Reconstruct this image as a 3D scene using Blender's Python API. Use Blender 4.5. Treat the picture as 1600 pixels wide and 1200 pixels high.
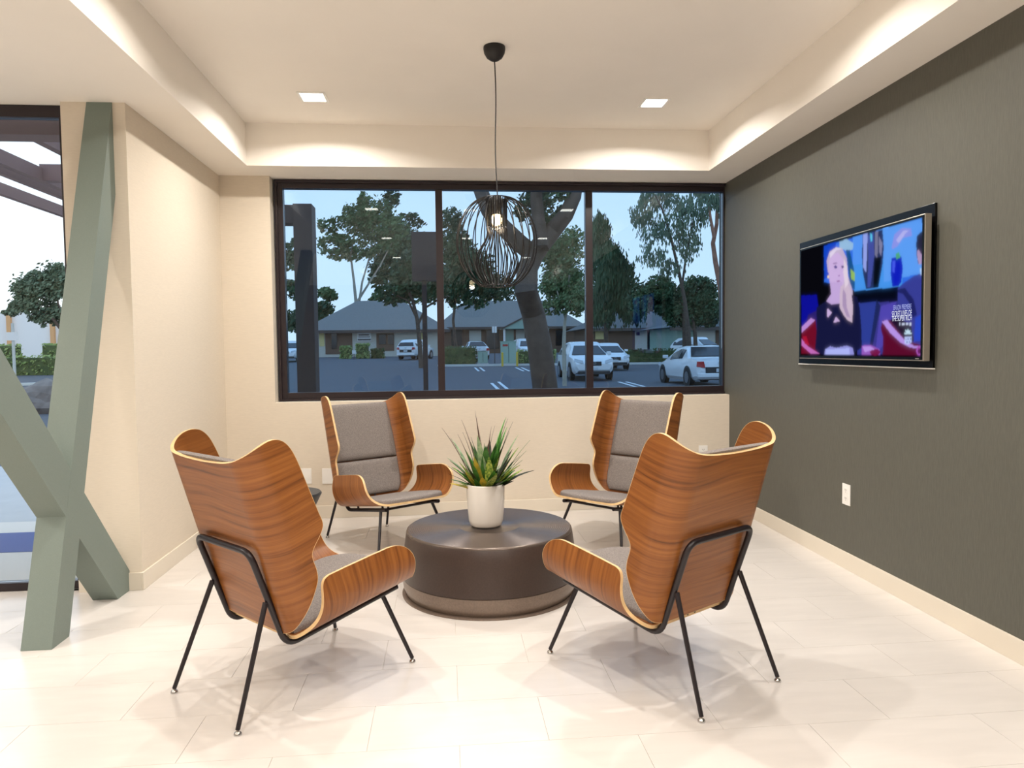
import bpy, bmesh, math, random
from mathutils import Vector, Matrix
R = math.radians
rnd = random.Random(7)
scene = bpy.context.scene
for o in list(bpy.data.objects): bpy.data.objects.remove(o)
COL = scene.collection

# ------------------------------------------------------------------ camera
CAMH, FPX, YAW, PIT, ROL = 1.30, 1120.0, .0919, .0475, -.0119
def cam_axes():
    cy, sy = math.cos(YAW), math.sin(YAW)
    fw = Vector((sy, cy, 0)); r = Vector((cy, -sy, 0)); u = Vector((0, 0, 1))
    cp, sp = math.cos(PIT), math.sin(PIT)
    f2 = fw*cp - u*sp; u2 = u*cp + fw*sp
    cr, sr = math.cos(ROL), math.sin(ROL)
    return r*cr + u2*sr, -r*sr + u2*cr, f2
CR, CU, CF = cam_axes()
cam_d = bpy.data.cameras.new('camera'); cam = bpy.data.objects.new('camera', cam_d); COL.objects.link(cam)
cam_d.sensor_width = 36; cam_d.lens = FPX/1600*36; cam_d.clip_start = .05; cam_d.clip_end = 1000
cam.matrix_world = Matrix(((CR.x, CU.x, -CF.x, 0), (CR.y, CU.y, -CF.y, 0), (CR.z, CU.z, -CF.z, CAMH), (0, 0, 0, 1)))
scene.camera = cam
def hit(px, py, ax, val):
    """point of the photographed place seen at a pixel, on the plane axis=val"""
    d = CF + CR*((px-800)/FPX) - CU*((py-600)/FPX)
    o = Vector((0, 0, CAMH)); return o + d*((val-o[ax])/d[ax])
def at(px, py, Y): return hit(px, py, 1, Y)

# ------------------------------------------------------------------ world, exposure, lamps
def lin(c):
    return tuple(((v/255)/12.92 if v/255 <= .04045 else (((v/255)+.055)/1.055)**2.4) for v in c)
w = bpy.data.worlds.new('sky'); scene.world = w; w.use_nodes = True
nt = w.node_tree; nt.nodes.clear()
wo = nt.nodes.new('ShaderNodeOutputWorld'); bg = nt.nodes.new('ShaderNodeBackground')
tc = nt.nodes.new('ShaderNodeTexCoord'); sx = nt.nodes.new('ShaderNodeSeparateXYZ'); cr = nt.nodes.new('ShaderNodeValToRGB')
nt.links.new(tc.outputs['Generated'], sx.inputs[0]); nt.links.new(sx.outputs['Z'], cr.inputs[0])
e = cr.color_ramp.elements
e[0].position = 0; e[0].color = (.92, .97, 1, 1)
e[1].position = .6; e[1].color = (.50, .72, 1, 1)
nt.links.new(cr.outputs[0], bg.inputs[0]); bg.inputs[1].default_value = 1.5
nt.links.new(bg.outputs[0], wo.inputs[0])
scene.view_settings.view_transform = 'Standard'; scene.view_settings.look = 'None'
scene.view_settings.exposure = 0.2; scene.view_settings.gamma = 1.0; scene.view_settings.use_curve_mapping = False
LAMP_W = 22.0           # base watts per downlight; the rear row is raised to brighten the ceiling
LAMP_COL = (1.0, .955, .90)

# ------------------------------------------------------------------ room sizes (metres)
XR, XL, YB, YW, YN = 2.314, -1.690, 5.683, 5.789, 4.083
ZS, ZT = 2.648, 2.951
TX0, TX1, TY1, TY0 = -1.402, 2.024, 5.376, -2.4
WX0, WX1, WZ0, WZ1 = -1.305, XR, .914, 2.643
FY = -3.2; LX = -6.0

# ------------------------------------------------------------------ helpers
class MB:
    def __init__(s): s.v = []; s.f = []; s.m = []; s.uv = None
    def add(s, vs, fs, mi=0):
        n = len(s.v); s.v += [tuple(p) for p in vs]; s.f += [tuple(i+n for i in f) for f in fs]; s.m += [mi]*len(fs); return s
    def box(s, a, b, mi=0):
        x0, x1 = sorted((a[0], b[0])); y0, y1 = sorted((a[1], b[1])); z0, z1 = sorted((a[2], b[2]))
        return s.hexa([(x0, y0, z0), (x1, y0, z0), (x1, y1, z0), (x0, y1, z0)], [(x0, y0, z1), (x1, y0, z1), (x1, y1, z1), (x0, y1, z1)], mi)
    def hexa(s, b, t, mi=0):
        n = len(b); fs = [tuple(range(n))[::-1], tuple(range(n, 2*n))] + [(i, (i+1) % n, n+(i+1) % n, n+i) for i in range(n)]
        return s.add(list(b)+list(t), fs, mi)
    def ring(s, p, ax, r, n, up=None):
        ax = Vector(ax).normalized(); a = (Vector(up) if up else (Vector((0, 0, 1)) if abs(ax.z) < .9 else Vector((1, 0, 0))))
        u = ax.cross(a).normalized(); v = ax.cross(u)
        return [Vector(p) + (u*math.cos(2*math.pi*k/n) + v*math.sin(2*math.pi*k/n))*r for k in range(n)]
    def tube(s, pts, r, n=10, mi=0, caps=True):
        pts = [Vector(p) for p in pts]; m = len(pts); rs = r if isinstance(r, (list, tuple)) else [r]*m
        t = [(pts[min(i+1, m-1)]-pts[max(i-1, 0)]).normalized() for i in range(m)]
        u = t[0].orthogonal().normalized(); vs = []
        for i in range(m):
            u = (u - t[i]*u.dot(t[i])).normalized(); v = t[i].cross(u)
            vs += [pts[i] + (u*math.cos(2*math.pi*k/n) + v*math.sin(2*math.pi*k/n))*rs[i] for k in range(n)]
        fs = [(i*n+k, i*n+(k+1) % n, (i+1)*n+(k+1) % n, (i+1)*n+k) for i in range(m-1) for k in range(n)]
        if caps: fs += [tuple(range(n))[::-1], tuple(range((m-1)*n, m*n))]
        return s.add(vs, fs, mi)
    def lathe(s, prof, n=48, c=(0, 0, 0), mi=0, caps=True):
        vs = []; 
        for r, z in prof: vs += [(c[0]+r*math.cos(2*math.pi*k/n), c[1]+r*math.sin(2*math.pi*k/n), c[2]+z) for k in range(n)]
        m = len(prof); fs = [(i*n+k, i*n+(k+1) % n, (i+1)*n+(k+1) % n, (i+1)*n+k) for i in range(m-1) for k in range(n)]
        if caps: fs += [tuple(range(n))[::-1], tuple(range((m-1)*n, m*n))]
        return s.add(vs, fs, mi)
    def build(s, name, mats, parent=None, smooth=False, loc=None, bevel=0, angle=35):
        me = bpy.data.meshes.new(name); me.from_pydata(s.v, [], s.f); 
        if not isinstance(mats, (list, tuple)): mats = [mats]
        for m in mats: me.materials.append(m)
        if len(mats) > 1: me.polygons.foreach_set('material_index', s.m)
        if s.uv:
            ul = me.uv_layers.new(name='grain')
            for l in me.loops: ul.data[l.index].uv = s.uv[l.vertex_index]
        bm = bmesh.new(); bm.from_mesh(me); bmesh.ops.recalc_face_normals(bm, faces=bm.faces)
        if bevel: bmesh.ops.bevel(bm, geom=[e_ for e_ in bm.edges if len(e_.link_faces) == 2 and e_.calc_face_angle(0) > .6], offset=bevel, segments=2, affect='EDGES', profile=.6)
        bm.to_mesh(me); bm.free()
        if smooth:
            me.polygons.foreach_set('use_smooth', [True]*len(me.polygons)); me.set_sharp_from_angle(angle=R(angle))
        o = bpy.data.objects.new(name, me); COL.objects.link(o)
        if parent: o.parent = parent
        if loc: o.location = loc
        return o
def tag(o, label=None, cat=None, group=None, kind=None):
    if label: o['label'] = label
    if cat: o['category'] = cat
    if group: o['group'] = group
    if kind: o['kind'] = kind
    return o
def struct(o, label, cat=None): return tag(o, label, cat or 'structure', kind='structure')
def empty(name, loc=(0, 0, 0), rz=0):
    o = bpy.data.objects.new(name, None); o.empty_display_size = .1; COL.objects.link(o); o.location = loc; o.rotation_euler.z = rz; return o
def kids(o): return [c for c in bpy.data.objects if c.parent == o]
def copy_tree(o, parent=None):
    c = o.copy(); COL.objects.link(c); c.parent = parent
    for ch in kids(o): copy_tree(ch, c)
    return c
def fillet(pts, rad, n=6):
    pts = [Vector(p) for p in pts]; out = [pts[0]]
    for i in range(1, len(pts)-1):
        a, b, c = pts[i-1], pts[i], pts[i+1]; r = rad[i-1] if isinstance(rad, (list, tuple)) else rad
        d1 = (a-b).normalized(); d2 = (c-b).normalized(); L = min(r, (a-b).length*.49, (c-b).length*.49)
        p, q = b+d1*L, b+d2*L
        for k in range(n+1):
            t = k/n; out.append(p*(1-t)**2 + b*2*t*(1-t) + q*t*t)
    return out + [pts[-1]]

# ------------------------------------------------------------------ materials
def mat(name, col, rough=.6, metal=0, spec=.5, noise=0, nscale=8, bump=0, bscale=60, emit=None, es=1, coat=0, col2=None, stretch=None, uv=False, dist=0):
    m = bpy.data.materials.new(name); m.use_nodes = True; n = m.node_tree.nodes; l = m.node_tree.links; b = n['Principled BSDF']
    c = lin(col); b.inputs['Roughness'].default_value = rough; b.inputs['Metallic'].default_value = metal
    b.inputs['Specular IOR Level'].default_value = spec; b.inputs['Coat Weight'].default_value = coat
    b.inputs['Base Color'].default_value = (*c, 1)
    if noise or bump or col2:
        t = n.new('ShaderNodeTexCoord'); mp = n.new('ShaderNodeMapping'); l.new(t.outputs['UV' if uv else 'Object'], mp.inputs[0])
        if stretch: mp.inputs['Scale'].default_value = stretch
        nz = n.new('ShaderNodeTexNoise'); nz.inputs['Scale'].default_value = nscale; nz.inputs['Detail'].default_value = 6; nz.inputs['Distortion'].default_value = dist
        l.new(mp.outputs[0], nz.inputs[0]); rp = n.new('ShaderNodeValToRGB'); l.new(nz.outputs[0], rp.inputs[0])
        k = noise or .15; c2 = lin(col2) if col2 else tuple(v*(1+k) for v in c); c1 = c if col2 else tuple(v*(1-k) for v in c)
        rp.color_ramp.elements[0].position = .34; rp.color_ramp.elements[1].position = .66
        rp.color_ramp.elements[0].color = (*c1, 1); rp.color_ramp.elements[1].color = (*c2, 1); l.new(rp.outputs[0], b.inputs['Base Color'])
        if bump:
            n2 = n.new('ShaderNodeTexNoise'); n2.inputs['Scale'].default_value = bscale; l.new(mp.outputs[0], n2.inputs[0])
            bp = n.new('ShaderNodeBump'); bp.inputs['Strength'].default_value = bump; bp.inputs['Distance'].default_value = .004
            l.new(n2.outputs[0], bp.inputs['Height']); l.new(bp.outputs[0], b.inputs['Normal'])
    if emit: b.inputs['Emission Color'].default_value = (*lin(emit), 1); b.inputs['Emission Strength'].default_value = es
    return m
M = {}
M['ceiling'] = mat('ceiling_paint', (247, 240, 230), .9, spec=.2, noise=.01, nscale=3)
M['wall'] = mat('tan_wallcovering', (223, 211, 193), .8, spec=.25, noise=.025, nscale=8, stretch=(3, 3, 30), bump=.06, bscale=40)
M['wallgrey'] = mat('grey_grasscloth', (93, 92, 83), .55, spec=.4, noise=.09, nscale=18, stretch=(1, 16, 1.2), bump=.12, bscale=34)
M['base'] = mat('baseboard_paint', (230, 220, 203), .5)
M['tile'] = mat('cream_porcelain', (219, 212, 205), .22, spec=.5, noise=.03, nscale=2.2, stretch=(1.2, 6, 1), dist=.8)
M['grout'] = mat('grout', (222, 213, 202), .9)
M['plaster'] = mat('far_wall_paint', (158, 144, 126), .9)
M['frame'] = mat('dark_bronze_frame', (38, 28, 32), .35, spec=.5)
M['beam'] = mat('sage_steel_paint', (124, 135, 127), .55, spec=.3, noise=.04, nscale=300)
M['blackmetal'] = mat('black_powder_coat', (28, 20, 24), .38, spec=.5)
M['chrome'] = mat('chrome', (210, 210, 210), .15, metal=1)
M['wood_edge'] = mat('maple_ply_edge', (226, 190, 138), .5, noise=.08, nscale=40)
M['felt'] = mat('grey_felt', (134, 126, 121), .95, spec=.1, noise=.24, nscale=220, bump=.25, bscale=500)
M['table'] = mat('dark_bronze_drum', (64, 50, 44), .36, spec=.5, noise=.12, nscale=160)
M['tabletop'] = mat('dark_bronze_top', (104, 92, 84), .27, metal=.5, noise=.08, nscale=120)
M['tablebase'] = mat('drum_plinth', (128, 112, 100), .33, metal=.3, noise=.1, nscale=120)  # lighter than the drum: reflected floor light is put into this colour
M['ceramic'] = mat('white_glazed_ceramic', (233, 226, 216), .12, spec=.6, noise=.03, nscale=6)
M['soil'] = mat('soil', (48, 36, 26), .95, noise=.3, nscale=90)
M['plate'] = mat('white_plastic', (245, 242, 236), .4)
M['slot'] = mat('slot_dark', (70, 62, 55), .6)
M['tvblack'] = mat('gloss_black', (6, 6, 8), .25, spec=.25)
M['tvbezel'] = mat('brushed_bezel', (176, 168, 156), .35, metal=.6)
M['stool'] = mat('charcoal_stool', (72, 74, 78), .45, noise=.08, nscale=80)
M['cord'] = mat('black_cord', (22, 18, 18), .5)

def wood(name, c1, c2, c3, scale):
    m = bpy.data.materials.new(name); m.use_nodes = True; n = m.node_tree.nodes; l = m.node_tree.links; b = n['Principled BSDF']
    t = n.new('ShaderNodeTexCoord'); mp = n.new('ShaderNodeMapping'); l.new(t.outputs['UV'], mp.inputs[0]); mp.inputs['Scale'].default_value = scale
    oi = n.new('ShaderNodeObjectInfo'); ad = n.new('ShaderNodeVectorMath'); ad.operation = 'ADD'; sc = n.new('ShaderNodeVectorMath'); sc.operation = 'SCALE'; sc.inputs['Scale'].default_value = 23
    cb = n.new('ShaderNodeCombineXYZ'); l.new(oi.outputs['Random'], cb.inputs[0]); l.new(oi.outputs['Random'], cb.inputs[1]); l.new(cb.outputs[0], sc.inputs[0])
    # broad slow warp so that the grain lines bow like sliced veneer
    wz = n.new('ShaderNodeTexNoise'); wz.inputs['Scale'].default_value = 2.2; wz.inputs['Detail'].default_value = 1
    l.new(t.outputs['UV'], ad.inputs[0]); l.new(sc.outputs[0], ad.inputs[1]); l.new(ad.outputs[0], wz.inputs[0]); l.new(ad.outputs[0], mp.inputs[0])
    wm = n.new('ShaderNodeVectorMath'); wm.operation = 'MULTIPLY'; l.new(wz.outputs['Color'], wm.inputs[0]); wm.inputs[1].default_value = (0, scale[1]*.07, 0)
    wa = n.new('ShaderNodeVectorMath'); wa.operation = 'ADD'; l.new(mp.outputs[0], wa.inputs[0]); l.new(wm.outputs[0], wa.inputs[1])
    n1 = n.new('ShaderNodeTexNoise'); n1.inputs['Scale'].default_value = 1; n1.inputs['Detail'].default_value = 7; n1.inputs['Roughness'].default_value = .62; l.new(wa.outputs[0], n1.inputs[0])
    r = n.new('ShaderNodeValToRGB'); l.new(n1.outputs[0], r.inputs[0]); e = r.color_ramp.elements
    e[0].position = .28; e[0].color = (*lin(c1), 1); e[1].position = .72; e[1].color = (*lin(c3), 1); x = e.new(.44); x.color = (*lin(c2), 1)
    l.new(r.outputs[0], b.inputs['Base Color']); b.inputs['Roughness'].default_value = .34; b.inputs['Specular IOR Level'].default_value = .4
    return m
M['walnut'] = wood('walnut_veneer', (80, 44, 20), (132, 78, 35), (162, 102, 50), (1.5, 52, 1))

def glass(name, tint, gloss=.09):
    m = bpy.data.materials.new(name); m.use_nodes = True; n = m.node_tree.nodes; l = m.node_tree.links; n.clear()
    o = n.new('ShaderNodeOutputMaterial'); mx = n.new('ShaderNodeMixShader'); t = n.new('ShaderNodeBsdfTransparent'); g = n.new('ShaderNodeBsdfGlossy'); g.inputs['Roughness'].default_value = 0
    t.inputs[0].default_value = (*tint, 1); fr = n.new('ShaderNodeFresnel'); fr.inputs[0].default_value = 1.5; ml = n.new('ShaderNodeMath'); ml.operation = 'MULTIPLY_ADD'
    ml.inputs[1].default_value = .8; ml.inputs[2].default_value = gloss-.04; ml.use_clamp = True; l.new(fr.outputs[0], ml.inputs[0])
    l.new(ml.outputs[0], mx.inputs[0]); l.new(t.outputs[0], mx.inputs[1]); l.new(g.outputs[0], mx.inputs[2]); l.new(mx.outputs[0], o.inputs[0]); return m
M['glass_tint'] = glass('tinted_glass', (.64, .745, .83), .05)
M['glass_clear'] = glass('clear_glass', (.97, .98, .98), .04)
def emis(name, col, s):
    m = bpy.data.materials.new(name); m.use_nodes = True; n = m.node_tree.nodes; l = m.node_tree.links; n.clear()
    o = n.new('ShaderNodeOutputMaterial'); e = n.new('ShaderNodeEmission'); e.inputs[0].default_value = (*lin(col), 1); e.inputs[1].default_value = s; l.new(e.outputs[0], o.inputs[0]); return m

# ------------------------------------------------------------------ floor with porcelain tiles
TW, TH = .60, .30; JX0, JX1, JY = -.277, .025, 2.31
mb = MB().box((LX-.2, FY-.2, -.12), (XR+.15, YW+.12, -.003)); floor = struct(mb.build('floor', M['grout']), 'cream porcelain tiled floor', 'floor')
rest = MB(); tiles = []
k0 = math.floor((FY-JY)/TH); k1 = math.ceil((YB-JY)/TH)
for k in range(k0, k1):
    y0 = JY+k*TH; y1 = min(y0+TH, YB); j0 = JX0 if k % 2 == 0 else JX1
    i0 = math.floor((LX-j0)/TW)
    for i in range(i0, 40):
        x0 = j0+i*TW; x1 = min(x0+TW, XR)
        if x0 >= XR-.01: break
        if y0 >= YN-.01 and x1 < -1.99: continue
        vis = y0 > 1.0 and x0 > -.75*max(y0, 0)-.9 and x0 < .85*y0+.8
        if vis: tiles.append((x0, x1, max(y0, FY), y1))
        else: rest.box((max(x0, LX)+.0012, max(y0, FY)+.0012, -.003), (x1-.0012, y1-.0012, 0))
tm = {}
tiles.sort(key=lambda t: -t[2])
for (x0, x1, y0, y1) in tiles[:300]:
    key = (round(x1-x0, 3), round(y1-y0, 3))
    if key not in tm:
        o = MB().box((.0006, .0006, -.003), (key[0]-.0006, key[1]-.0006, 0)).build('tile', M['tile'], floor, bevel=.0006); tm[key] = o.data
    else:
        o = bpy.data.objects.new('tile', tm[key]); COL.objects.link(o); o.parent = floor
    o.location = (x0, y0, 0)
tag(rest.build('tile', M['tile'], floor), kind='stuff')
# glazed-side strip of floor left of the wall end
MB().box((LX, 4.1115, -.003), (-2.021, YN+.059, 0)).build('threshold_tile', M['tile'], floor)

# ------------------------------------------------------------------ walls, ceiling
def wallbox(name, a, b, m, label): return struct(MB().box(a, b).build(name, m), label, 'wall')
wallbox('wall_right', (XR, FY, 0), (XR+.12, YW+.12, ZT+.1), M['wallgrey'], 'dark grey green textured wall covering behind the television')
mb = MB(); mb.box((XL, YB, 0), (XR, YB+.22, WZ0-.004)); mb.box((XL-.1, YB, WZ0-.004), (WX0-.012, YB+.22, ZS)); mb.box((XL-.1, YB, 0), (XL, YB+.22, WZ0-.004))
struct(mb.build('wall_back', M['wall']), 'tan wall below and beside the long window', 'wall')
struct(MB().box((-2.02, YN, 0), (XL, YB, ZS)).build('wall_left', M['wall']), 'tan wall return left of the chairs', 'wall')
wallbox('wall_front', (LX, FY-.12, 0), (XR, FY, ZT), M['plaster'], 'plain wall behind the viewer')
wallbox('wall_side', (LX-.12, FY, 0), (LX, YN+.1, ZT), M['plaster'], 'plain side wall left of the viewer')
# dropped soffit (ring) and raised tray
mb = MB()
mb.box((LX, FY, ZS), (TX0, YN+.2, ZT+.1)); mb.box((-2.02, YN+.2, ZS), (TX0, TY1, ZT+.1)); mb.box((TX1, FY, ZS), (XR, TY1, ZT+.1)); mb.box((-2.02, TY1, ZS), (XR, YW+.12, ZT+.1)); mb.box((TX0, FY, ZS), (TX1, TY0, ZT+.1))
ceiling = struct(mb.build('ceiling', M['ceiling']), 'white dropped ceiling border around the raised tray', 'ceiling')
tr = MB().box((TX0, TY0, ZT), (TX1, TY1, ZT+.1)).build('tray_panel', M['ceiling'], ceiling)

# baseboards
BBH, BBT = .098, .012
def bboard(name, a, b, label): return struct(MB().box(a, b).build(name, M['base'], bevel=.002), label, 'baseboard')
bboard('baseboard_right', (XR-BBT, FY, 0), (XR, YB, BBH), 'cream baseboard under the grey wall')
bboard('baseboard_back', (XL, YB-BBT, 0), (XR-BBT, YB, BBH), 'cream baseboard under the long window')
mb = MB(); mb.box((XL, YN-BBT, 0), (XL+BBT, YB-BBT, BBH)); mb.box((-2.02, YN-BBT, 0), (XL, YN, BBH))
struct(mb.build('baseboard_left', M['base'], bevel=.002), 'cream baseboard around the left wall return', 'baseboard')

# ------------------------------------------------------------------ long back window
win = struct(MB().box((WX0-.012, YB+.004, WZ0-.004), (WX1, YW-.001, WZ0+.0)).build('window_1', M['base']), 'long tinted window in three panes with dark frame', 'window')
FD = .055
mb = MB(); FZ0, FZ1 = WZ0+.002, WZ1; y0, y1 = YW, YW+.07
mb.box((WX0, y0, FZ0), (WX0+.06, y1, FZ1)); mb.box((WX1-.012, y0, FZ0), (WX1-.002, y1, FZ1)); mb.box((WX0+.06, y0, FZ0), (WX1-.012, y1, FZ0+.065)); mb.box((WX0+.06, y0, FZ1-.062), (WX1-.012, y1, FZ1))
mb.box((WX0, y0-.02, FZ0), (WX0+.02, y0, FZ1)); mb.box((WX0+.02, y0-.02, FZ1-.022), (WX1-.002, y0, FZ1)); mb.box((WX0+.02, y0-.02, FZ0), (WX1-.002, y0, FZ0+.016))
mb.build('frame', M['frame'], win, bevel=.002)
for x0, x1 in ((-.062, -.006), (1.149, 1.206)): MB().box((x0, y0+.002, FZ0+.066), (x1, y1-.002, FZ1-.063)).build('mullion', M['frame'], win, bevel=.002)
for x0, x1 in ((WX0+.0605, -.0625), (-.0055, 1.1485), (1.2065, WX1-.0125)):
    MB().box((x0, y0+.03, FZ0+.0655), (x1, y0+.036, FZ1-.0625)).build('pane', M['glass_tint'], win)

# ------------------------------------------------------------------ left glazed front (outside seen past the braces)
w2 = struct(MB().box((LX, YN+.06, .0), (-2.022, YN+.12, .045)).build('window_2', M['frame'], bevel=.003), 'floor to ceiling storefront glazing left of the braces', 'window')
mb = MB(); mb.box((LX, YN+.06, ZS-.065), (-2.022, YN+.12, ZS-.001)); mb.box((-2.06, YN+.06, .046), (-2.022, YN+.12, ZS-.066))
mb.build('frame', M['frame'], w2, bevel=.003)
for x in (-3.5, -4.9): MB().box((x-.025, YN+.06, .046), (x+.025, YN+.12, ZS-.066)).build('mullion', M['frame'], w2)
for x0, x1 in ((-3.474, -2.061), (-4.874, -3.526), (LX, -4.926)): MB().box((x0, YN+.085, .047), (x1, YN+.091, ZS-.067)).build('pane', M['glass_clear'], w2)

# ------------------------------------------------------------------ sage X braces (members lie in one vertical plane)
def prism_yz(poly, x0, x1):
    return MB().hexa([(x0, y, z) for y, z in poly], [(x1, y, z) for y, z in poly])
EPS = .0008
br = empty('steel_brace', (-1.82, 3.7, 0)); tag(br, 'sage green painted steel X brace of two crossing slanted columns at the left', 'column')
BX0, BX1 = -1.885, -1.755
za = (YN-3.435)/.30
polyA = [(3.285, .0005), (3.435, .0005), (YN-EPS, za), (YN-EPS, ZS-EPS), (3.285+.30*(ZS-EPS), ZS-EPS)]
polyA[-1] = (min(polyA[-1][0], YN-EPS-.001), ZS-EPS)
o = prism_yz([(y-3.7, z) for y, z in polyA], BX0+1.82, BX1+1.82).build('rising_column', M['beam'], br)
def B0(z): return 3.935-.87*z
def B1(z): return min(4.177-.87*z, YN-EPS)
zt = ZS-EPS; zk = (4.177-(YN-EPS))/.87
polyB = [(B0(.0005), .0005), (YN-EPS, .0005), (YN-EPS, zk), (4.177-.87*zt, zt), (B0(zt), zt)]
prism_yz([(y-3.7, z) for y, z in polyB], BX0+1.82+.0006, BX1+1.82-.0006).build('leaning_column', M['beam'], br)

# ------------------------------------------------------------------ recessed downlights
def downlight(x, y, label, vis=True):
    t = empty('downlight', (x, y, ZT)); tag(t, label, 'ceiling light', 'recessed square downlights in the ceiling tray')
    a, b = .088, .072; mb = MB()
    for s in ((-a, -a, a, -b), (-a, b, a, a), (-a, -b, -b, b), (b, -b, a, b)): mb.box((s[0], s[1], -.006), (s[2], s[3], -.0005))
    mb.build('trim_ring', M['plate'], t)
    MB().box((-b+.0005, -b+.0005, -.004), (b-.0005, b-.0005, -.001)).build('lens', M['lens'], t)
    L = bpy.data.lights.new('downlight_lamp', 'AREA'); L.shape = 'SQUARE'; L.size = .075; L.energy = LAMP_W*(1.0 if y > 4 else .66 if y > 2 else .55 if y > 0 else 2.1); L.color = LAMP_COL; L.spread = R(156)
    lo = bpy.data.objects.new('downlight_lamp', L); COL.objects.link(lo); lo.parent = t; lo.location = (0, 0, -.010)
M['lens'] = emis('downlight_lens', (255, 246, 228), 14)
names = {(-.826, 4.815): 'square recessed downlight in the tray left of the pendant', (1.424, 4.795): 'square recessed downlight in the tray right of the pendant'}
for x, y in ((-.826, 4.815), (1.424, 4.795), (-.826, 3.15), (1.46, 3.15), (.32, 3.1), (-.826, 1.0), (.32, 1.0), (1.46, 1.0), (-.826, -1.2), (1.46, -1.2)):
    row = 'second' if y > 2 else ('third' if y > 0 else 'rearmost')
    side = 'left' if x < 0 else ('right' if x > 1 else 'middle')
    downlight(x, y, names.get((x, y), 'square recessed downlight above the viewer, %s row from the window, %s' % (row, side)))
for x in (-3.4, -5.0):  # unseen entry side lamps, added so bounced light lifts the ceiling
    for y in (2.6, .2):
        L = bpy.data.lights.new('hall_lamp', 'AREA'); L.size = .12; L.energy = LAMP_W*1.3; L.color = LAMP_COL; L.spread = R(165)
        t = empty('downlight', (x, y, ZS)); tag(t, 'recessed downlight in the low ceiling of the entry side, %s, %s' % ('near' if y < 1 else 'towards the glazing', 'inner' if x > -4 else 'outer'), 'ceiling light', 'entry side downlights')
        MB().lathe([(.07, -.005), (.07, -.0005)], 24).build('trim_ring', M['lens'], t)
        lo = bpy.data.objects.new('hall_lamp', L); COL.objects.link(lo); lo.parent = t; lo.location = (0, 0, -.010)

# ------------------------------------------------------------------ pendant: wire globe
PX, PY = .292, 3.98
pen = empty('pendant_lamp', (PX, PY, ZT)); tag(pen, 'black wire globe pendant lamp hanging from the ceiling over the coffee table', 'pendant lamp')
MB().lathe([(.059, -.0005), (.060, -.012), (.056, -.035), (.043, -.058), (.022, -.073), (.006, -.079)], 32).build('canopy', M['cord'], pen, True)
pts = [(0, 0, -.078)] + [(.004*math.sin(t*7)+.004*t, 0, -.078-(ZT-2.15-.078)*t) for t in [i/16 for i in range(1, 17)]]
MB().tube(pts, .0032, 8).build('cord', M['cord'], pen, True)
z = lambda v: v-ZT
MB().lathe([(.010, z(2.150)), (.030, z(2.140)), (.034, z(2.125)), (.030, z(2.06)), (.018, z(2.045))], 24).build('socket', M['cord'], pen, True)
M['bulb'] = emis('warm_bulb', (255, 222, 170), 14)
MB().lathe([(.004, z(1.985)), (.018, z(1.99)), (.028, z(2.008)), (.030, z(2.022)), (.022, z(2.042)), (.014, z(2.050))], 24).build('bulb', M['bulb'], pen, True)
mb = MB().lathe([(.059, z(2.058)), (.060, z(2.135)), (.058, z(2.135)), (.057, z(2.058)), (.059, z(2.058))], 40, caps=False)
M['shade'] = mat('amber_shade_glass', (196, 150, 104), .3); M['shade'].node_tree.nodes['Principled BSDF'].inputs['Transmission Weight'].default_value = .7
MB().lathe([(.052, z(1.975)), (.052, z(2.125)), (.0505, z(2.125)), (.0505, z(1.975)), (.052, z(1.975))], 40, caps=False).build('inner_shade', M['glass_clear'], pen, True)
for zz, rr in ((2.138, .058), (1.972, .056), (1.655, .085)):
    MB().tube([(rr*math.cos(a), rr*math.sin(a), z(zz)) for a in [2*math.pi*i/40 for i in range(41)]], .0024, 6, caps=False).build('ring', M['blackmetal'], pen, True)
wire = None; M['wire'] = mat('black_wire', (14, 12, 12), .45, spec=.3)
prof = [(.058, 2.138), (.100, 2.126), (.148, 2.09), (.190, 2.03), (.214, 1.96), (.222, 1.89), (.214, 1.82), (.190, 1.755), (.150, 1.70), (.11, 1.667), (.085, 1.655), (.070, 1.663), (.082, 1.69), (.105, 1.73), (.118, 1.775), (.112, 1.82), (.090, 1.865), (.064, 1.905), (.052, 1.945), (.055, 1.975), (.057, 2.06), (.058, 2.136)]
NW = 26
for i in range(NW):
    a = 2*math.pi*i/NW
    if wire is None:
        p = [Vector((r_, 0, z(zz))) for r_, zz in prof]; sm = []
        for k in range(len(p)-1):
            p0, p1, p2, p3 = p[max(k-1, 0)], p[k], p[k+1], p[min(k+2, len(p)-1)]
            for q in range(3):
                t = q/3; sm.append(.5*((2*p1)+(p2-p0)*t+(2*p0-5*p1+4*p2-p3)*t*t+(3*p1-p0-3*p2+p3)*t**3))
        sm.append(p[-1]); wire = MB().tube(sm, .0029, 6).build('wire', M['wire'], pen, True)
    else:
        wo_ = wire.copy(); COL.objects.link(wo_); wo_.rotation_euler.z = a
L = bpy.data.lights.new('pendant_bulb_lamp', 'POINT'); L.energy = 2.5; L.color = (1, .80, .58); L.shadow_soft_size = .03
lo = bpy.data.objects.new('pendant_bulb_lamp', L); COL.objects.link(lo); lo.parent = pen; lo.location = (0, 0, z(1.975))

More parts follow.
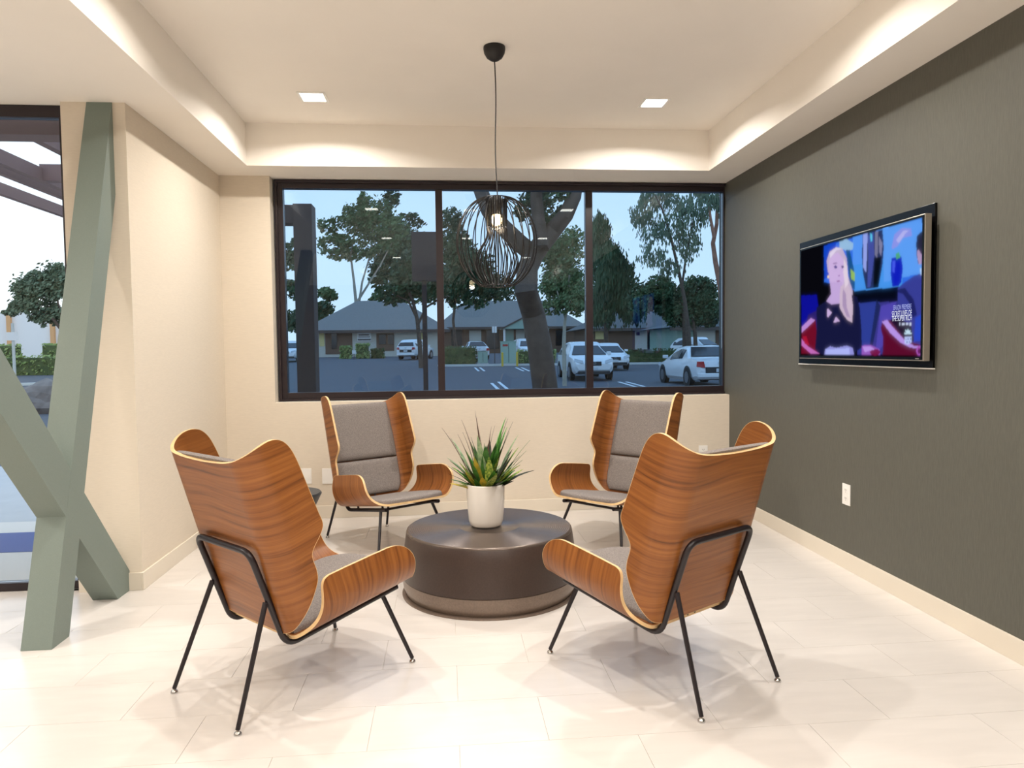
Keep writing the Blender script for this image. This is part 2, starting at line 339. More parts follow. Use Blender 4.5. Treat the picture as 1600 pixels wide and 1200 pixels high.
# ------------------------------------------------------------------ lounge chairs
XV = Vector((1, 0, 0))
def prof_pt(s, w, rad, th):
    sg = 1 if s >= 0 else -1; s = abs(s)
    if s <= w: p, nn = (s, 0), (0, 1)
    else:
        t = (s-w)/rad
        if t <= th: p, nn = (w+rad*math.sin(t), rad*(1-math.cos(t))), (-math.sin(t), math.cos(t))
        else:
            ex = s-w-rad*th; p = (w+rad*math.sin(th)+ex*math.cos(th), rad*(1-math.cos(th))+ex*math.sin(th)); nn = (-math.sin(th), math.cos(th))
    return sg*p[0], p[1], sg*nn[0], nn[1]
def surf(O, A, N, w, rad, th):
    def f(s, h, off=0):
        x, n_, nx, nn = prof_pt(s, w, rad, th); return O + A*h + XV*(x+nx*off) + N*(n_+nn*off)
    return f
ab = .282
backS = surf(Vector((0, -.182, .295)), Vector((0, -math.sin(ab), math.cos(ab))), Vector((0, math.cos(ab), math.sin(ab))), .205, .095, math.pi/2)
seatS = surf(Vector((0, -.148, .254)), Vector((0, .9875, .158)), Vector((0, -.158, .9875)), .195, .140, R(98))
def curve(pts, closed=False, n=5):
    """Catmull-Rom through 2-D points"""
    p = [Vector((a, b)) for a, b in pts]; out = []
    for k in range(len(p)-1):
        p0, p1, p2, p3 = p[max(k-1, 0)], p[k], p[k+1], p[min(k+2, len(p)-1)]
        for q in range(n):
            t = q/n; out.append(.5*((2*p1)+(p2-p0)*t+(2*p0-5*p1+4*p2-p3)*t*t+(3*p1-p0-3*p2+p3)*t**3))
    out.append(p[-1]); return out
def shell(name, half, S, th, parent, step=.022):
    right = half; poly = [Vector((p[0], p[1])) for p in right] + [Vector((-p[0], p[1])) for p in reversed(right) if abs(p[0]) > 1e-5]
    bm = bmesh.new(); vs = [bm.verts.new((p.x, p.y, 0)) for p in poly]; bm.faces.new(vs)
    bmesh.ops.triangulate(bm, faces=bm.faces)
    for a in range(2):
        lo_ = min(p[a] for p in poly); hi = max(p[a] for p in poly); k = lo_+step
        st = step if a == 0 else step*3
        while k < hi-1e-4:
            co = (k, 0, 0) if a == 0 else (0, k, 0); no = (1, 0, 0) if a == 0 else (0, 1, 0)
            bmesh.ops.bisect_plane(bm, geom=bm.verts[:]+bm.edges[:]+bm.faces[:], plane_co=co, plane_no=no, dist=1e-5); k += st
    bmesh.ops.remove_doubles(bm, verts=bm.verts, dist=1e-5)
    bm.verts.ensure_lookup_table(); bm.verts.index_update(); bm.faces.ensure_lookup_table(); bm.normal_update()
    C = [v.co.copy() for v in bm.verts]; F = [[v.index for v in f.verts] for f in bm.faces]
    n = len(C); mb = MB(); mb.v = [tuple(S(c.x, c.y)) for c in C] + [tuple(S(c.x, c.y, th)) for c in C]
    mid = C[0]; d_ = (S(mid.x+.001, mid.y)-S(mid.x, mid.y)).cross(S(mid.x, mid.y+.001)-S(mid.x, mid.y)).dot(S(mid.x, mid.y, 1)-S(mid.x, mid.y)); up_ = bm.faces[0].normal.z > 0
    if (d_ > 0) == up_: F = [f[::-1] for f in F]
    mb.f = [tuple(f) for f in F] + [tuple(i+n for i in reversed(f)) for f in F]; mb.m = [0]*len(mb.f)
    me = bpy.data.meshes.new(name); me.from_pydata(mb.v, [], mb.f); me.materials.append(M['walnut'])
    ul = me.uv_layers.new(name='grain')
    for l in me.loops:
        c = C[l.vertex_index % n]; ul.data[l.index].uv = (c.x, c.y + (.7 if l.vertex_index >= n else 0))
    me.polygons.foreach_set('use_smooth', [True]*len(me.polygons))
    nor = []
    for k, c in enumerate(C):
        d = (S(c.x, c.y, 1)-S(c.x, c.y, 0)).normalized(); nor.append(-d)
    nor = nor + [-d for d in nor]
    me.normals_split_custom_set_from_vertices(nor)
    o = bpy.data.objects.new(name, me); COL.objects.link(o); o.parent = parent
    # light ply edge band all around
    be = MB(); loops = [c for c in poly]; m = len(loops); e0, e1 = -.0006, th+.0006; vs = []; cen = sum(loops, Vector((0, 0)))/m
    for i, c in enumerate(loops):
        d = (loops[(i+1) % m]-loops[i-1]); nn = Vector((d.y, -d.x)).normalized()
        vs += [S(c.x, c.y, e0), S(c.x+nn.x*.0012, c.y+nn.y*.0012, e0), S(c.x+nn.x*.0012, c.y+nn.y*.0012, e1), S(c.x, c.y, e1)]
    area = sum(loops[i-1].x*loops[i].y-loops[i].x*loops[i-1].y for i in range(m))
    if area < 0:
        vs = []
        for i, c in enumerate(loops):
            d = (loops[(i+1) % m]-loops[i-1]); nn = Vector((-d.y, d.x)).normalized()
            vs += [S(c.x, c.y, e0), S(c.x+nn.x*.0012, c.y+nn.y*.0012, e0), S(c.x+nn.x*.0012, c.y+nn.y*.0012, e1), S(c.x, c.y, e1)]
    be.add(vs, [(4*i+k, 4*i+(k+1) % 4, 4*((i+1) % m)+(k+1) % 4, 4*((i+1) % m)+k) for i in range(m) for k in range(4)])
    tag(be.build('edge_band', M['wood_edge'], o, True), 'pale maple plywood edge')
    return o
back_half = [(0, -.016), (.14, -.016), (.20, -.014)] + curve([(.20, -.014), (.255, .000), (.300, .035), (.345, .080), (.378, .118), (.398, .150), (.404, .185), (.402, .225), (.406, .25), (.424, .272), (.452, .295), (.473, .318), (.480, .340), (.476, .375)]) + \
    curve([(.462, .50), (.452, .59), (.440, .645), (.420, .680), (.392, .697), (.360, .700), (.322, .692), (.275, .676), (.22, .661), (.15, .651), (.08, .647), (0, .645)])
seat_half = [(0, -.002), (.20, -.001)] + curve([(.20, -.001), (.245, .003), (.285, .028), (.330, .055), (.375, .072), (.430, .084), (.468, .092), (.487, .105), (.494, .125)]) + \
    [(.494, .20), (.492, .32), (.490, .38)] + curve([(.490, .40), (.484, .440), (.466, .478), (.437, .505), (.40, .519), (.36, .524), (.32, .529), (.28, .540), (.24, .556), (.19, .574), (.13, .588), (.06, .596), (0, .598)])
def pad(name, S, h0, h1, wid, T, base, parent, nu=28, nv=24, pu=7, pv=7):
    mb = MB(); vs = []; bot = []
    for j in range(nv+1):
        v = -math.cos(math.pi*j/nv); h = h0+(h1-h0)*(v+1)/2; W_ = wid(h)
        for i in range(nu+1):
            u = -math.cos(math.pi*i/nu); s = u*W_
            e_ = max(0, (1-abs(u)**pu)*(1-abs(v)**pv)); vs.append(S(s, h, base+T*(.38+.62*e_**.5) if e_ > 0 else base+T*.30)); bot.append(S(s, h, base))
    n = len(vs); w_ = nu+1; fs = []
    for j in range(nv):
        for i in range(nu):
            a = j*w_+i; fs += [(a, a+1, a+w_+1, a+w_), (n+a, n+a+w_, n+a+w_+1, n+a+1)]
    ring = [i for i in range(w_)] + [j*w_+nu for j in range(1, nv+1)] + [nv*w_+i for i in range(nu-1, -1, -1)] + [j*w_ for j in range(nv-1, 0, -1)]
    m = len(ring); fs += [(ring[k], ring[(k+1) % m], n+ring[(k+1) % m], n+ring[k]) for k in range(m)]
    mb.add(vs+bot, fs); return mb.build(name, M['felt'], parent, True, angle=80)
def make_chair():
    c = empty('lounge_chair')
    bs = shell('back_shell', back_half, backS, .012, c); ss = shell('seat_shell', seat_half, seatS, .012, c)
    pad('upper_back_cushion', backS, .256, .656, lambda h: .232+(.018 if h < .4 else .018*max(0, (.656-h)/.256)), .038, .013, c, pv=14)
    pad('lower_back_cushion', backS, .006, .250, lambda h: .235+.015*min(1, h/.1)-.03*max(0, (.05-h)/.05), .034, .013, c)
    def sw(g):
        if g > .42: return .262*max(.06, (1-((g-.42)/.172)**2.6))**.42
        return .262-.045*max(0, (.25-g)/.25)
    pad('seat_cushion', seatS, .012, .588, sw, .034, .013, c, pv=10)
    FUp, FBp, REp = (.194, -.294, .602), (.194, -.160, .227), (.196, .364, .311)
    mir = lambda p: (-p[0], p[1], p[2])
    path = fillet([REp, FBp, FUp, mir(FUp), mir(FBp), mir(REp)], [.055, .05, .05, .055])
    fr = MB().tube(path, .0120, 12).build('tube_frame', M['blackmetal'], c, True)
    MB().tube(fillet([(-.196, .335, .307), (-.15, .34, .309), (.15, .34, .309), (.196, .335, .307)], .03), .008, 10).build('cross_bar', M['blackmetal'], c, True)
    for s in (-1, 1):
        for (x, y, zz) in ((.194, -.2105, .36),):
            d = Vector((0, math.cos(ab), math.sin(ab))); p = Vector((s*x, y, zz)); MB().tube([p, p+d*.030], .007, 10).build('spacer', M['blackmetal'], c, True)
        for y in (-.02, .30):
            p = Vector((s*.185, y, .228+(y+.160)*.16)); MB().tube([p, p+Vector((0, -.158, .9875))*.025], .007, 10).build('spacer', M['blackmetal'], c, True)
        # small black bumpers joining back shell and seat shell
        MB().tube([(s*.022, -.150, .262), (s*.022, -.165, .306)], .006, 8).build('bumper', M['blackmetal'], c, True)
        # legs
        for nm, a, f in (('rear', (s*.194, -.238, .410), (s*.238, -.380, .018)), ('front', (s*.194, .290, .292), (s*.269, .380, .018))):
            a, f = Vector(a), Vector(f); lg = MB().tube([a, a+(f-a)*.06, f], [.0100, .0098, .0082], 10).build('leg', M['blackmetal'], c, True)
            MB().lathe([(.0135, .0003), (.0140, .004), (.0115, .010), (.006, .014), (.004, .020)], 18, (f.x, f.y, 0)).build('glide', M['chrome'], lg, True)
    return c
ch = make_chair()
poses = [((-.619, 2.896), -.800, 'walnut wingback lounge chair nearest on the left, seen from behind'),
         ((.858, 2.813), .576, 'walnut wingback lounge chair nearest on the right, seen from behind'),
         ((-.431, 4.894), -2.530, 'walnut wingback lounge chair under the window on the left, grey cushions facing us'),
         ((1.157, 4.693), 2.298, 'walnut wingback lounge chair under the window on the right, grey cushions facing us')]
for i, (p, th, lb) in enumerate(poses):
    o = ch if i == 0 else copy_tree(ch)
    o.location = (p[0], p[1], 0); o.rotation_euler.z = th; tag(o, lb, 'chair', 'four matching lounge chairs around the coffee table')

# ------------------------------------------------------------------ coffee table
TC = (.222, 3.855)
t = empty('coffee_table', (TC[0], TC[1], 0)); tag(t, 'low round dark bronze drum coffee table between the four chairs', 'table')
top = [(.0, .345)]
r_ = 0
profT = [(.010, .3449)]
k = 0; rr = .16
while rr < .432:
    profT += [(rr, .3446), (rr+.002, .3460), (rr+.0052, .3472), (rr+.0084, .3460)]; rr += .0104
profT += [(.440, .3449), (.4445, .342), (.4465, .336), (.447, .33)]
MB().lathe(profT, 160, caps=False).build('table_top', M['tabletop'], t, True, angle=80)
MB().lathe([(.444, .338), (.449, .33), (.461, .24), (.469, .16), (.472, .102), (.466, .100)], 96).build('drum_body', M['table'], t, True, angle=50)
MB().lathe([(.464, .1005), (.4695, .098), (.4705, .075), (.466, .045), (.455, .02), (.447, .008)], 96).build('plinth_band', M['tablebase'], t, True, angle=50)
MB().lathe([(.474, .0006), (.474, .006), (.470, .0075), (.30, .0075)], 96).build('foot_disc', M['tablebase'], t, True, angle=50)

# ------------------------------------------------------------------ plant pot and plants
PC = (.205, 3.862); ZP = .3470
pot = empty('potted_plant', (PC[0], PC[1], ZP)); tag(pot, 'mixed green and yellow leafy plant in a white ceramic pot on the coffee table', 'plant')
MB().lathe([(.060, .0004), (.078, .003), (.088, .012), (.094, .035), (.099, .09), (.1025, .16), (.104, .226), (.1035, .231), (.101, .232), (.098, .228), (.0965, .19), (.095, .17)], 64).build('pot', M['ceramic'], pot, True, angle=70)
MB().lathe([(.004, .206), (.0955, .198), (.0955, .172)], 32).build('soil', M['soil'], pot, True)
LM = {}
def leafmat(nm, a, b, sc=30): LM[nm] = mat(nm, a, .42, spec=.4, col2=b, nscale=sc); return LM[nm]
leafmat('leaf_green', (38, 84, 34), (84, 138, 62)); leafmat('leaf_dark', (30, 36, 24), (58, 60, 38)); leafmat('leaf_bronze', (62, 34, 28), (92, 62, 44)); leafmat('leaf_yellow', (214, 176, 62), (150, 160, 60), 40)
leafmat('leaf_variegated', (70, 120, 40), (196, 202, 96), 90); leafmat('leaf_bright', (74, 160, 62), (146, 206, 108), 50); leafmat('leaf_sage', (120, 150, 110), (176, 194, 150), 40)
def leaf(base, az, tilt, length, wid, m, curl=.3, broad=False, n=9):
    mb = MB(); p = Vector(base); vs = []
    side = Vector((-math.sin(az), math.cos(az), 0)); ti = tilt
    for i in range(n+1):
        t_ = i/n; w_ = wid*((math.sin(math.pi*min(1, t_*.92+.08))**.8) if broad else (min(1, .45+t_*2.2)*(1-t_**1.8)))
        d = Vector((math.cos(az)*math.sin(ti), math.sin(az)*math.sin(ti), math.cos(ti))); up = side.cross(d)
        vs += [p-side*w_+up*w_*.35, p-up*.0006, p+side*w_+up*w_*.35]
        p = p+d*(length/n); ti += curl/n
    fs = []
    for i in range(n):
        for k_ in (0, 1): a = i*3+k_; fs.append((a, a+1, a+4, a+3))
    m2 = len(vs); off = [v_+Vector((0, 0, .0009)) for v_ in vs]
    mb.add(vs+off, fs+[tuple(m2+i for i in reversed(f)) for f in fs]); return mb.build('leaf', m, pot, True, angle=80)
def azpx(dx, dy=0): return math.atan2(dy, dx)
specs = []
# (horizontal reach x, depth reach y, height, width, material, broad) reach measured from the pot axis
spikes = [(-.235, .0, .33, .0075, 'leaf_bronze'), (-.225, -.05, .145, .008, 'leaf_bronze'), (-.13, .03, .37, .007, 'leaf_bronze'), (-.125, -.03, .31, .006, 'leaf_bronze'), (-.15, .05, .29, .006, 'leaf_bronze'), (-.035, .02, .42, .0075, 'leaf_bronze'),
          (.035, .05, .33, .006, 'leaf_bronze'), (.055, -.02, .34, .006, 'leaf_dark'), (.135, .04, .37, .007, 'leaf_dark'), (.155, -.04, .36, .008, 'leaf_dark'), (.225, -.02, .20, .004, 'leaf_green'), (.25, .02, .25, .003, 'leaf_green'), (.19, .0, .17, .007, 'leaf_dark'),
          (-.08, .0, .28, .012, 'leaf_dark'), (.0, .06, .24, .012, 'leaf_green'), (.12, -.05, .28, .012, 'leaf_dark'), (-.03, .04, .30, .004, 'leaf_bronze'), (-.19, .04, .27, .004, 'leaf_bronze'), (.14, .02, .30, .005, 'leaf_green'), (-.20, .02, .08, .004, 'leaf_dark'), (.21, .05, .14, .004, 'leaf_green')]
for (rx, ry, hh, wd, mm) in spikes:
    b = Vector((rx*.22+rnd.uniform(-.01, .01), ry*.22+rnd.uniform(-.015, .015), .20)); d = Vector((rx, ry, hh+.03))-b+Vector((0, 0, .2)) if False else Vector((rx-b.x, ry-b.y, hh))
    az = math.atan2(d.y, d.x); ti = math.atan2(math.hypot(d.x, d.y), d.z); leaf(b, az, max(0, ti-.16), d.length*1.02, wd*1.25, LM[mm], .32)
broads = [(-.165, .02, .23, .020, 'leaf_sage'), (-.03, -.06, .26, .018, 'leaf_sage'), (.0, -.08, .21, .022, 'leaf_green'), (.05, -.06, .22, .024, 'leaf_green'), (.09, -.03, .33, .024, 'leaf_bright'), (.115, .0, .28, .022, 'leaf_bright'), (.085, -.05, .26, .018, 'leaf_bright'),
          (.10, .0, .24, .018, 'leaf_variegated'), (.165, -.02, .19, .020, 'leaf_variegated'), (.17, .03, .24, .014, 'leaf_sage'), (.18, -.03, .09, .022, 'leaf_variegated'), (.15, -.05, .06, .022, 'leaf_dark'), (.12, -.06, .10, .018, 'leaf_variegated'),
          (-.06, -.07, .16, .020, 'leaf_yellow'), (-.10, -.06, .09, .022, 'leaf_yellow'), (-.17, -.03, .035, .018, 'leaf_yellow'), (-.02, -.085, .07, .018, 'leaf_yellow'), (-.13, -.02, .13, .020, 'leaf_variegated'), (-.15, .0, .10, .014, 'leaf_bright'), (.04, -.085, .10, .020, 'leaf_green'), (.03, -.08, .07, .018, 'leaf_dark'), (.09, -.07, .08, .018, 'leaf_dark'),
          (.02, .05, .22, .020, 'leaf_dark'), (-.05, .04, .20, .020, 'leaf_green'), (.08, .05, .22, .020, 'leaf_green'), (-.10, .05, .18, .016, 'leaf_green'), (.14, .06, .17, .018, 'leaf_dark'), (0, -.05, .14, .018, 'leaf_dark'), (.065, -.05, .15, .018, 'leaf_variegated'), (-.075, -.03, .22, .014, 'leaf_green'), (.13, -.03, .15, .016, 'leaf_dark')]
for (rx, ry, hh, wd, mm) in broads:
    b = Vector((rx*.3, ry*.4, .195)); d = Vector((rx-b.x, ry-b.y, hh)); az = math.atan2(d.y, d.x); ti = math.atan2(math.hypot(d.x, d.y), d.z)
    leaf(b, az, max(0, ti-.25), d.length*1.22, wd*1.25, LM[mm], .5, True)
    az2 = az+rnd.uniform(-.5, .5); leaf(b+Vector((rnd.uniform(-.02, .02), rnd.uniform(-.02, .02), 0)), az2, max(0, ti-.25)*rnd.uniform(.6, 1.2), d.length*rnd.uniform(.75, 1.0), wd*rnd.uniform(.8, 1.1), LM[rnd.choice(['leaf_green', 'leaf_green', 'leaf_variegated', mm, 'leaf_bright'])], .6, True)

for k in range(26):
    a_ = rnd.uniform(0, 2*math.pi); b = Vector((.045*math.cos(a_), .045*math.sin(a_), .195)); hh = rnd.uniform(.05, .22)
    leaf(b, a_+rnd.uniform(-.3, .3), rnd.uniform(.3, .95), math.hypot(hh, .12), rnd.uniform(.012, .022), LM[rnd.choice(['leaf_dark', 'leaf_green', 'leaf_green', 'leaf_variegated', 'leaf_dark', 'leaf_sage'])], .6, True)
# ------------------------------------------------------------------ dark drum stool behind the left chair
st = empty('side_table', (-1.085, 5.02, 0)); tag(st, 'small round charcoal waisted side table behind the left chairs, by the outlets', 'side table')
MB().lathe([(.185, .002), (.187, .02), (.160, .09), (.150, .15), (.168, .23), (.205, .305), (.214, .322), (.212, .329)], 56).build('body', M['stool'], st, True)
MB().lathe([(.208, .3292), (.2085, .333), (.206, .336), (.01, .336)], 56).build('top', M['stool'], st, True)

# ------------------------------------------------------------------ wall plates
def plate(name, loc, w_, h_, ax, label, kind):
    t = empty(name, loc); tag(t, label, 'outlet' if kind else 'wall plate')
    def bx(a0, a1, z0, z1, d0, d1):
        return MB().box((-d1, a0, z0), (-d0, a1, z1)) if ax == 0 else MB().box((a0, -d1, z0), (a1, -d0, z1))
    bx(-w_/2, w_/2, -h_/2, h_/2, .0003, .0055).build('cover_plate', M['plate'], t, bevel=.0015)
    if kind:
        for zc in (.024, -.024):
            s = bx(-.016, .016, zc-.016, zc+.016, .0056, .0075).build('socket', M['plate'], t, bevel=.0007)
            for a in (-.006, .006): bx(a-.0013, a+.0013, zc-.002, zc+.008, .0076, .0080).build('slot', M['slot'], s)
            bx(-.002, .002, zc-.011, zc-.007, .0076, .0080).build('slot', M['slot'], s)
    return t
plate('outlet', (XR, 3.943, .436), .080, .122, 0, 'white duplex power outlet low on the dark grey wall', True)
plate('outlet', (2.092, YB, .440), .074, .118, 1, 'white duplex power outlet on the tan wall behind the right chairs', True)
plate('wall_plate', (-1.100, YB, .335), .085, .120, 1, 'blank white cover plate on the tan wall nearest the corner', False)
plate('wall_plate', (-.934, YB, .331), .085, .120, 1, 'blank white cover plate on the tan wall beside the back left chair', False)

# ------------------------------------------------------------------ television
tv = empty('television', (XR, 3.85, 1.58)); tag(tv, 'flat screen television in a black wall recess panel showing a talk show', 'television')
lc = lambda x, y, zz: (x-XR, y-3.85, zz-1.58)
MB().box(lc(XR-.012, 3.205, 1.190), lc(XR-.0004, 4.50, 1.968)).build('wall_panel', M['tvblack'], tv, bevel=.002)
MB().box(lc(XR-.015, 3.203, 1.184), lc(XR-.0004, 4.502, 1.1895)).build('panel_lip', M['plate'], tv)
TX, TYn, TYf, TZ0, TZ1 = 2.240, 3.187, 4.375, 1.224, 1.915
MB().box(lc(TX+.002, TYn, TZ0), lc(TX+.034, TYf, TZ1)).build('housing', M['tvbezel'], tv, bevel=.002)
MB().box(lc(TX-.001, TYn+.006, TZ0+.006), lc(TX+.0018, TYf-.006, TZ1-.006)).build('screen_bezel', M['tvblack'], tv)
MB().box(lc(TX+.0345, 3.5, 1.40), lc(XR-.0125, 4.05, 1.74)).build('wall_bracket', M['blackmetal'], tv)
# flat picture on the screen
SCR = []
def P6(pts, c, sc=4.284, ox=1230, oy=310):
    q = [hit(ox+a/sc, oy+b/sc, 0, TX) for a, b in pts]
    SCR.append(([((TYf-p.y)/(TYf-TYn), (TZ1-p.z)/(TZ1-TZ0)) for p in q], lin(c)))
def E6(cx, cy, rx, ry, c, n=18, rot=0):
    P6([(cx+rx*math.cos(a)*math.cos(rot)-ry*math.sin(a)*math.sin(rot), cy+rx*math.cos(a)*math.sin(rot)+ry*math.sin(a)*math.cos(rot)) for a in [2*math.pi*i/n for i in range(n)]], c)
P6([(88, 330), (912, 110), (912, 1062), (92, 1045)], (8, 8, 14))
P6([(246, 318), (905, 132), (905, 590), (475, 620), (250, 560)], (48, 110, 232))
P6([(440, 260), (905, 132), (905, 380), (440, 460)], (84, 150, 245)); P6([(440, 450), (780, 380), (770, 590), (450, 622)], (70, 150, 238)); P6([(640, 200), (905, 140), (905, 500), (650, 560)], (92, 158, 246))
P6([(246, 318), (330, 290), (300, 520), (250, 540)], (20, 70, 200))
P6([(96, 650), (200, 645), (215, 760), (140, 850), (98, 870)], (14, 16, 150)); P6([(140, 780), (200, 750), (210, 1040), (100, 1040)], (44, 32, 110))
P6([(470, 700), (740, 688), (905, 720), (905, 1045), (470, 1045)], (58, 56, 140)); P6([(470, 620), (750, 592), (738, 690), (470, 700)], (6, 10, 26))
P6([(470, 702), (620, 690), (560, 980), (480, 1040)], (46, 62, 150)); P6([(600, 680), (628, 720), (575, 980), (552, 1000)], (30, 40, 92)); P6([(628, 720), (735, 690), (640, 990), (590, 1045)], (80, 70, 176))
# vases and flowers
P6([(350, 290), (400, 272), (445, 300), (440, 345), (395, 350), (352, 330)], (150, 190, 225)); P6([(395, 345), (420, 345), (450, 480), (455, 610), (425, 600)], (20, 80, 140)); P6([(425, 470), (455, 500), (455, 555), (430, 540)], (150, 190, 90))
P6([(508, 238), (640, 210), (648, 330), (640, 440), (612, 596), (530, 608), (508, 490), (502, 380)], (36, 48, 92))
P6([(510, 240), (540, 232), (536, 380), (530, 500), (510, 460)], (150, 165, 235)); P6([(540, 250), (580, 225), (585, 380), (560, 590), (538, 595), (545, 400)], (66, 78, 160)); P6([(556, 235), (570, 232), (572, 285), (560, 290)], (90, 200, 240))
P6([(590, 225), (612, 220), (606, 400), (588, 380)], (120, 120, 150)); P6([(615, 250), (640, 300), (632, 390), (618, 360)], (130, 130, 165)); P6([(585, 400), (632, 390), (612, 594), (578, 600)], (8, 14, 24))
P6([(700, 400), (765, 385), (776, 470), (765, 560), (748, 585), (706, 590), (694, 500)], (16, 30, 190)); P6([(705, 420), (725, 415), (722, 500), (706, 490)], (70, 90, 235)); P6([(728, 370), (750, 360), (760, 395), (732, 410)], (80, 170, 110))
P6([(700, 330), (720, 240), (770, 198), (830, 200), (838, 250), (780, 262), (740, 320), (710, 340)], (140, 148, 232)); P6([(730, 280), (780, 215), (815, 215), (790, 240), (750, 300)], (180, 180, 240))
# red armchairs
P6([(98, 880), (150, 812), (190, 810), (200, 900), (190, 1000), (210, 1040), (96, 1040)], (112, 14, 40)); P6([(98, 860), (160, 800), (190, 815), (120, 880), (98, 900)], (190, 140, 215)); P6([(98, 940), (140, 990), (220, 1040), (160, 1040), (98, 985)], (200, 110, 190)); P6([(105, 925), (130, 920), (150, 985), (120, 975)], (170, 20, 50))
P6([(500, 985), (560, 980), (620, 1010), (625, 1048), (500, 1045)], (150, 90, 190)); E6(590, 1030, 34, 22, (120, 20, 70)); P6([(505, 990), (560, 990), (590, 1010), (520, 1030)], (190, 150, 235))
# woman: hair, face, dress
P6([(265, 420), (285, 355), (330, 325), (370, 335), (400, 400), (410, 520), (440, 620), (440, 720), (438, 830), (410, 815), (380, 790), (350, 700), (370, 600), (300, 470), (275, 500)], (196, 178, 208))
P6([(280, 420), (300, 380), (340, 362), (375, 400), (388, 470), (385, 540), (370, 600), (340, 635), (318, 636), (292, 600), (280, 520)], (206, 178, 226))
P6([(288, 560), (372, 560), (362, 640), (380, 700), (300, 720), (262, 690), (295, 640)], (196, 168, 220))
P6([(262, 688), (300, 712), (350, 705), (420, 640), (470, 660), (488, 740), (500, 900), (500, 1000), (430, 1045), (230, 1045), (188, 1010), (200, 860), (198, 730)], (22, 24, 62))
P6([(360, 590), (400, 560), (430, 620), (442, 720), (438, 832), (405, 815), (378, 780), (352, 730), (352, 650)], (206, 184, 206)); P6([(375, 600), (395, 640), (400, 730), (425, 800), (400, 790), (372, 720)], (170, 146, 184)); P6([(380, 400), (405, 460), (412, 570), (390, 600), (378, 500)], (226, 210, 226)); P6([(285, 365), (330, 328), (365, 338), (330, 350), (290, 400)], (226, 214, 236))
P6([(312, 455), (328, 447), (338, 462), (325, 472)], (60, 52, 130)); P6([(362, 455), (376, 447), (382, 460), (370, 470)], (50, 40, 110)); P6([(306, 436), (330, 428), (338, 434), (314, 442)], (150, 122, 170)); P6([(342, 515), (354, 512), (354, 521), (344, 522)], (150, 110, 170)); P6([(332, 553), (350, 549), (358, 556), (340, 560)], (140, 84, 140))
E6(276, 525, 7, 9, (255, 226, 170)); P6([(268, 742), (278, 740), (302, 765), (276, 796), (268, 790)], (206, 178, 226)); P6([(325, 795), (332, 794), (355, 822), (310, 833)], (206, 178, 226))
P6([(255, 1010), (290, 990), (330, 1000), (400, 985), (440, 1000), (450, 1046), (250, 1046)], (150, 150, 225)); P6([(262, 1012), (418, 1002), (420, 1046), (258, 1046)], (176, 184, 250))
# man at right edge
P6([(905, 500), (850, 520), (790, 560), (742, 600), (740, 700), (790, 740), (840, 820), (840, 960), (905, 950)], (56, 62, 150)); P6([(742, 610), (790, 600), (850, 680), (870, 780), (840, 800), (820, 700), (780, 640), (742, 628)], (30, 34, 96)); P6([(860, 800), (905, 770), (905, 950), (850, 960)], (44, 72, 196))
P6([(872, 250), (905, 220), (905, 440), (880, 440), (868, 380), (866, 300)], (40, 40, 62)); P6([(870, 350), (882, 342), (905, 380), (905, 440), (884, 444), (874, 400)], (176, 150, 190)); P6([(890, 470), (905, 465), (905, 525), (896, 510)], (190, 215, 245))
P6([(640, 820), (690, 812), (740, 880), (800, 950), (905, 985), (905, 1050), (640, 1050), (645, 930), (628, 870)], (92, 12, 44)); P6([(636, 825), (670, 812), (700, 850), (790, 950), (850, 985), (905, 985), (905, 1005), (830, 1000), (760, 965), (690, 900)], (186, 150, 236)); P6([(690, 812), (760, 805), (830, 850), (850, 960), (800, 950), (740, 880)], (30, 12, 40))
E6(884, 1020, 18, 32, (176, 90, 190)); E6(886, 1022, 9, 20, (90, 20, 80))
# network emblem: fan of feathers over a checkered block
for a in range(5):
    t_ = R(-72+36*a); E6(810+15*math.sin(t_), 912-24*math.cos(t_), 6.5, 14, (205, 235, 255), 10, t_)
P6([(786, 928), (835, 922), (836, 962), (812, 980), (788, 970)], (190, 205, 255))
for a, b in ((797, 944), (812, 942), (827, 941), (804, 962), (820, 960)): E6(a, b, 4.2, 5.5, (20, 20, 130), 8)
for x0_, x1_ in ((752, 760), (770, 788), (794, 812), (818, 834)): P6([(x0_, 832), (x1_, 832), (x1_, 850), (x0_, 850)], (215, 225, 250))
import numpy as np
GW, GH = 300, 174; U0, U1, V0, V1 = .014, .986, .022, .972
uu = U0+(U1-U0)*(np.arange(GW)+.5)/GW; vv = V0+(V1-V0)*(np.arange(GH)+.5)/GH; UU, VV = np.meshgrid(uu, vv); img = np.zeros((GH, GW, 3))+.004
for q, c in SCR:
    ins = np.zeros((GH, GW), bool); n_ = len(q)
    for k in range(n_):
        (x1, y1), (x2, y2) = q[k], q[(k+1) % n_]
        if y1 == y2: continue
        cnd = ((y1 > VV) != (y2 > VV)) & (UU < (x2-x1)*(VV-y1)/(y2-y1)+x1); ins ^= cnd
    img[ins] = c
def blur(a, n):
    for _ in range(n):
        p = np.pad(a, ((1, 1), (1, 1), (0, 0)), 'edge'); a = (p[1:-1, :-2]+2*p[1:-1, 1:-1]+p[1:-1, 2:])/4; p = np.pad(a, ((1, 1), (1, 1), (0, 0)), 'edge'); a = (p[:-2, 1:-1]+2*p[1:-1, 1:-1]+p[2:, 1:-1])/4
    return a
img = .72*blur(img, 1)+.28*blur(img, 20)
gy = TYf-(TYf-TYn)*(U0+(U1-U0)*np.arange(GW+1)/GW); gz = TZ1-(TZ1-TZ0)*(V0+(V1-V0)*np.arange(GH+1)/GH)
vs = [lc(TX-.0016, y, zz) for zz in gz for y in gy]; w1 = GW+1
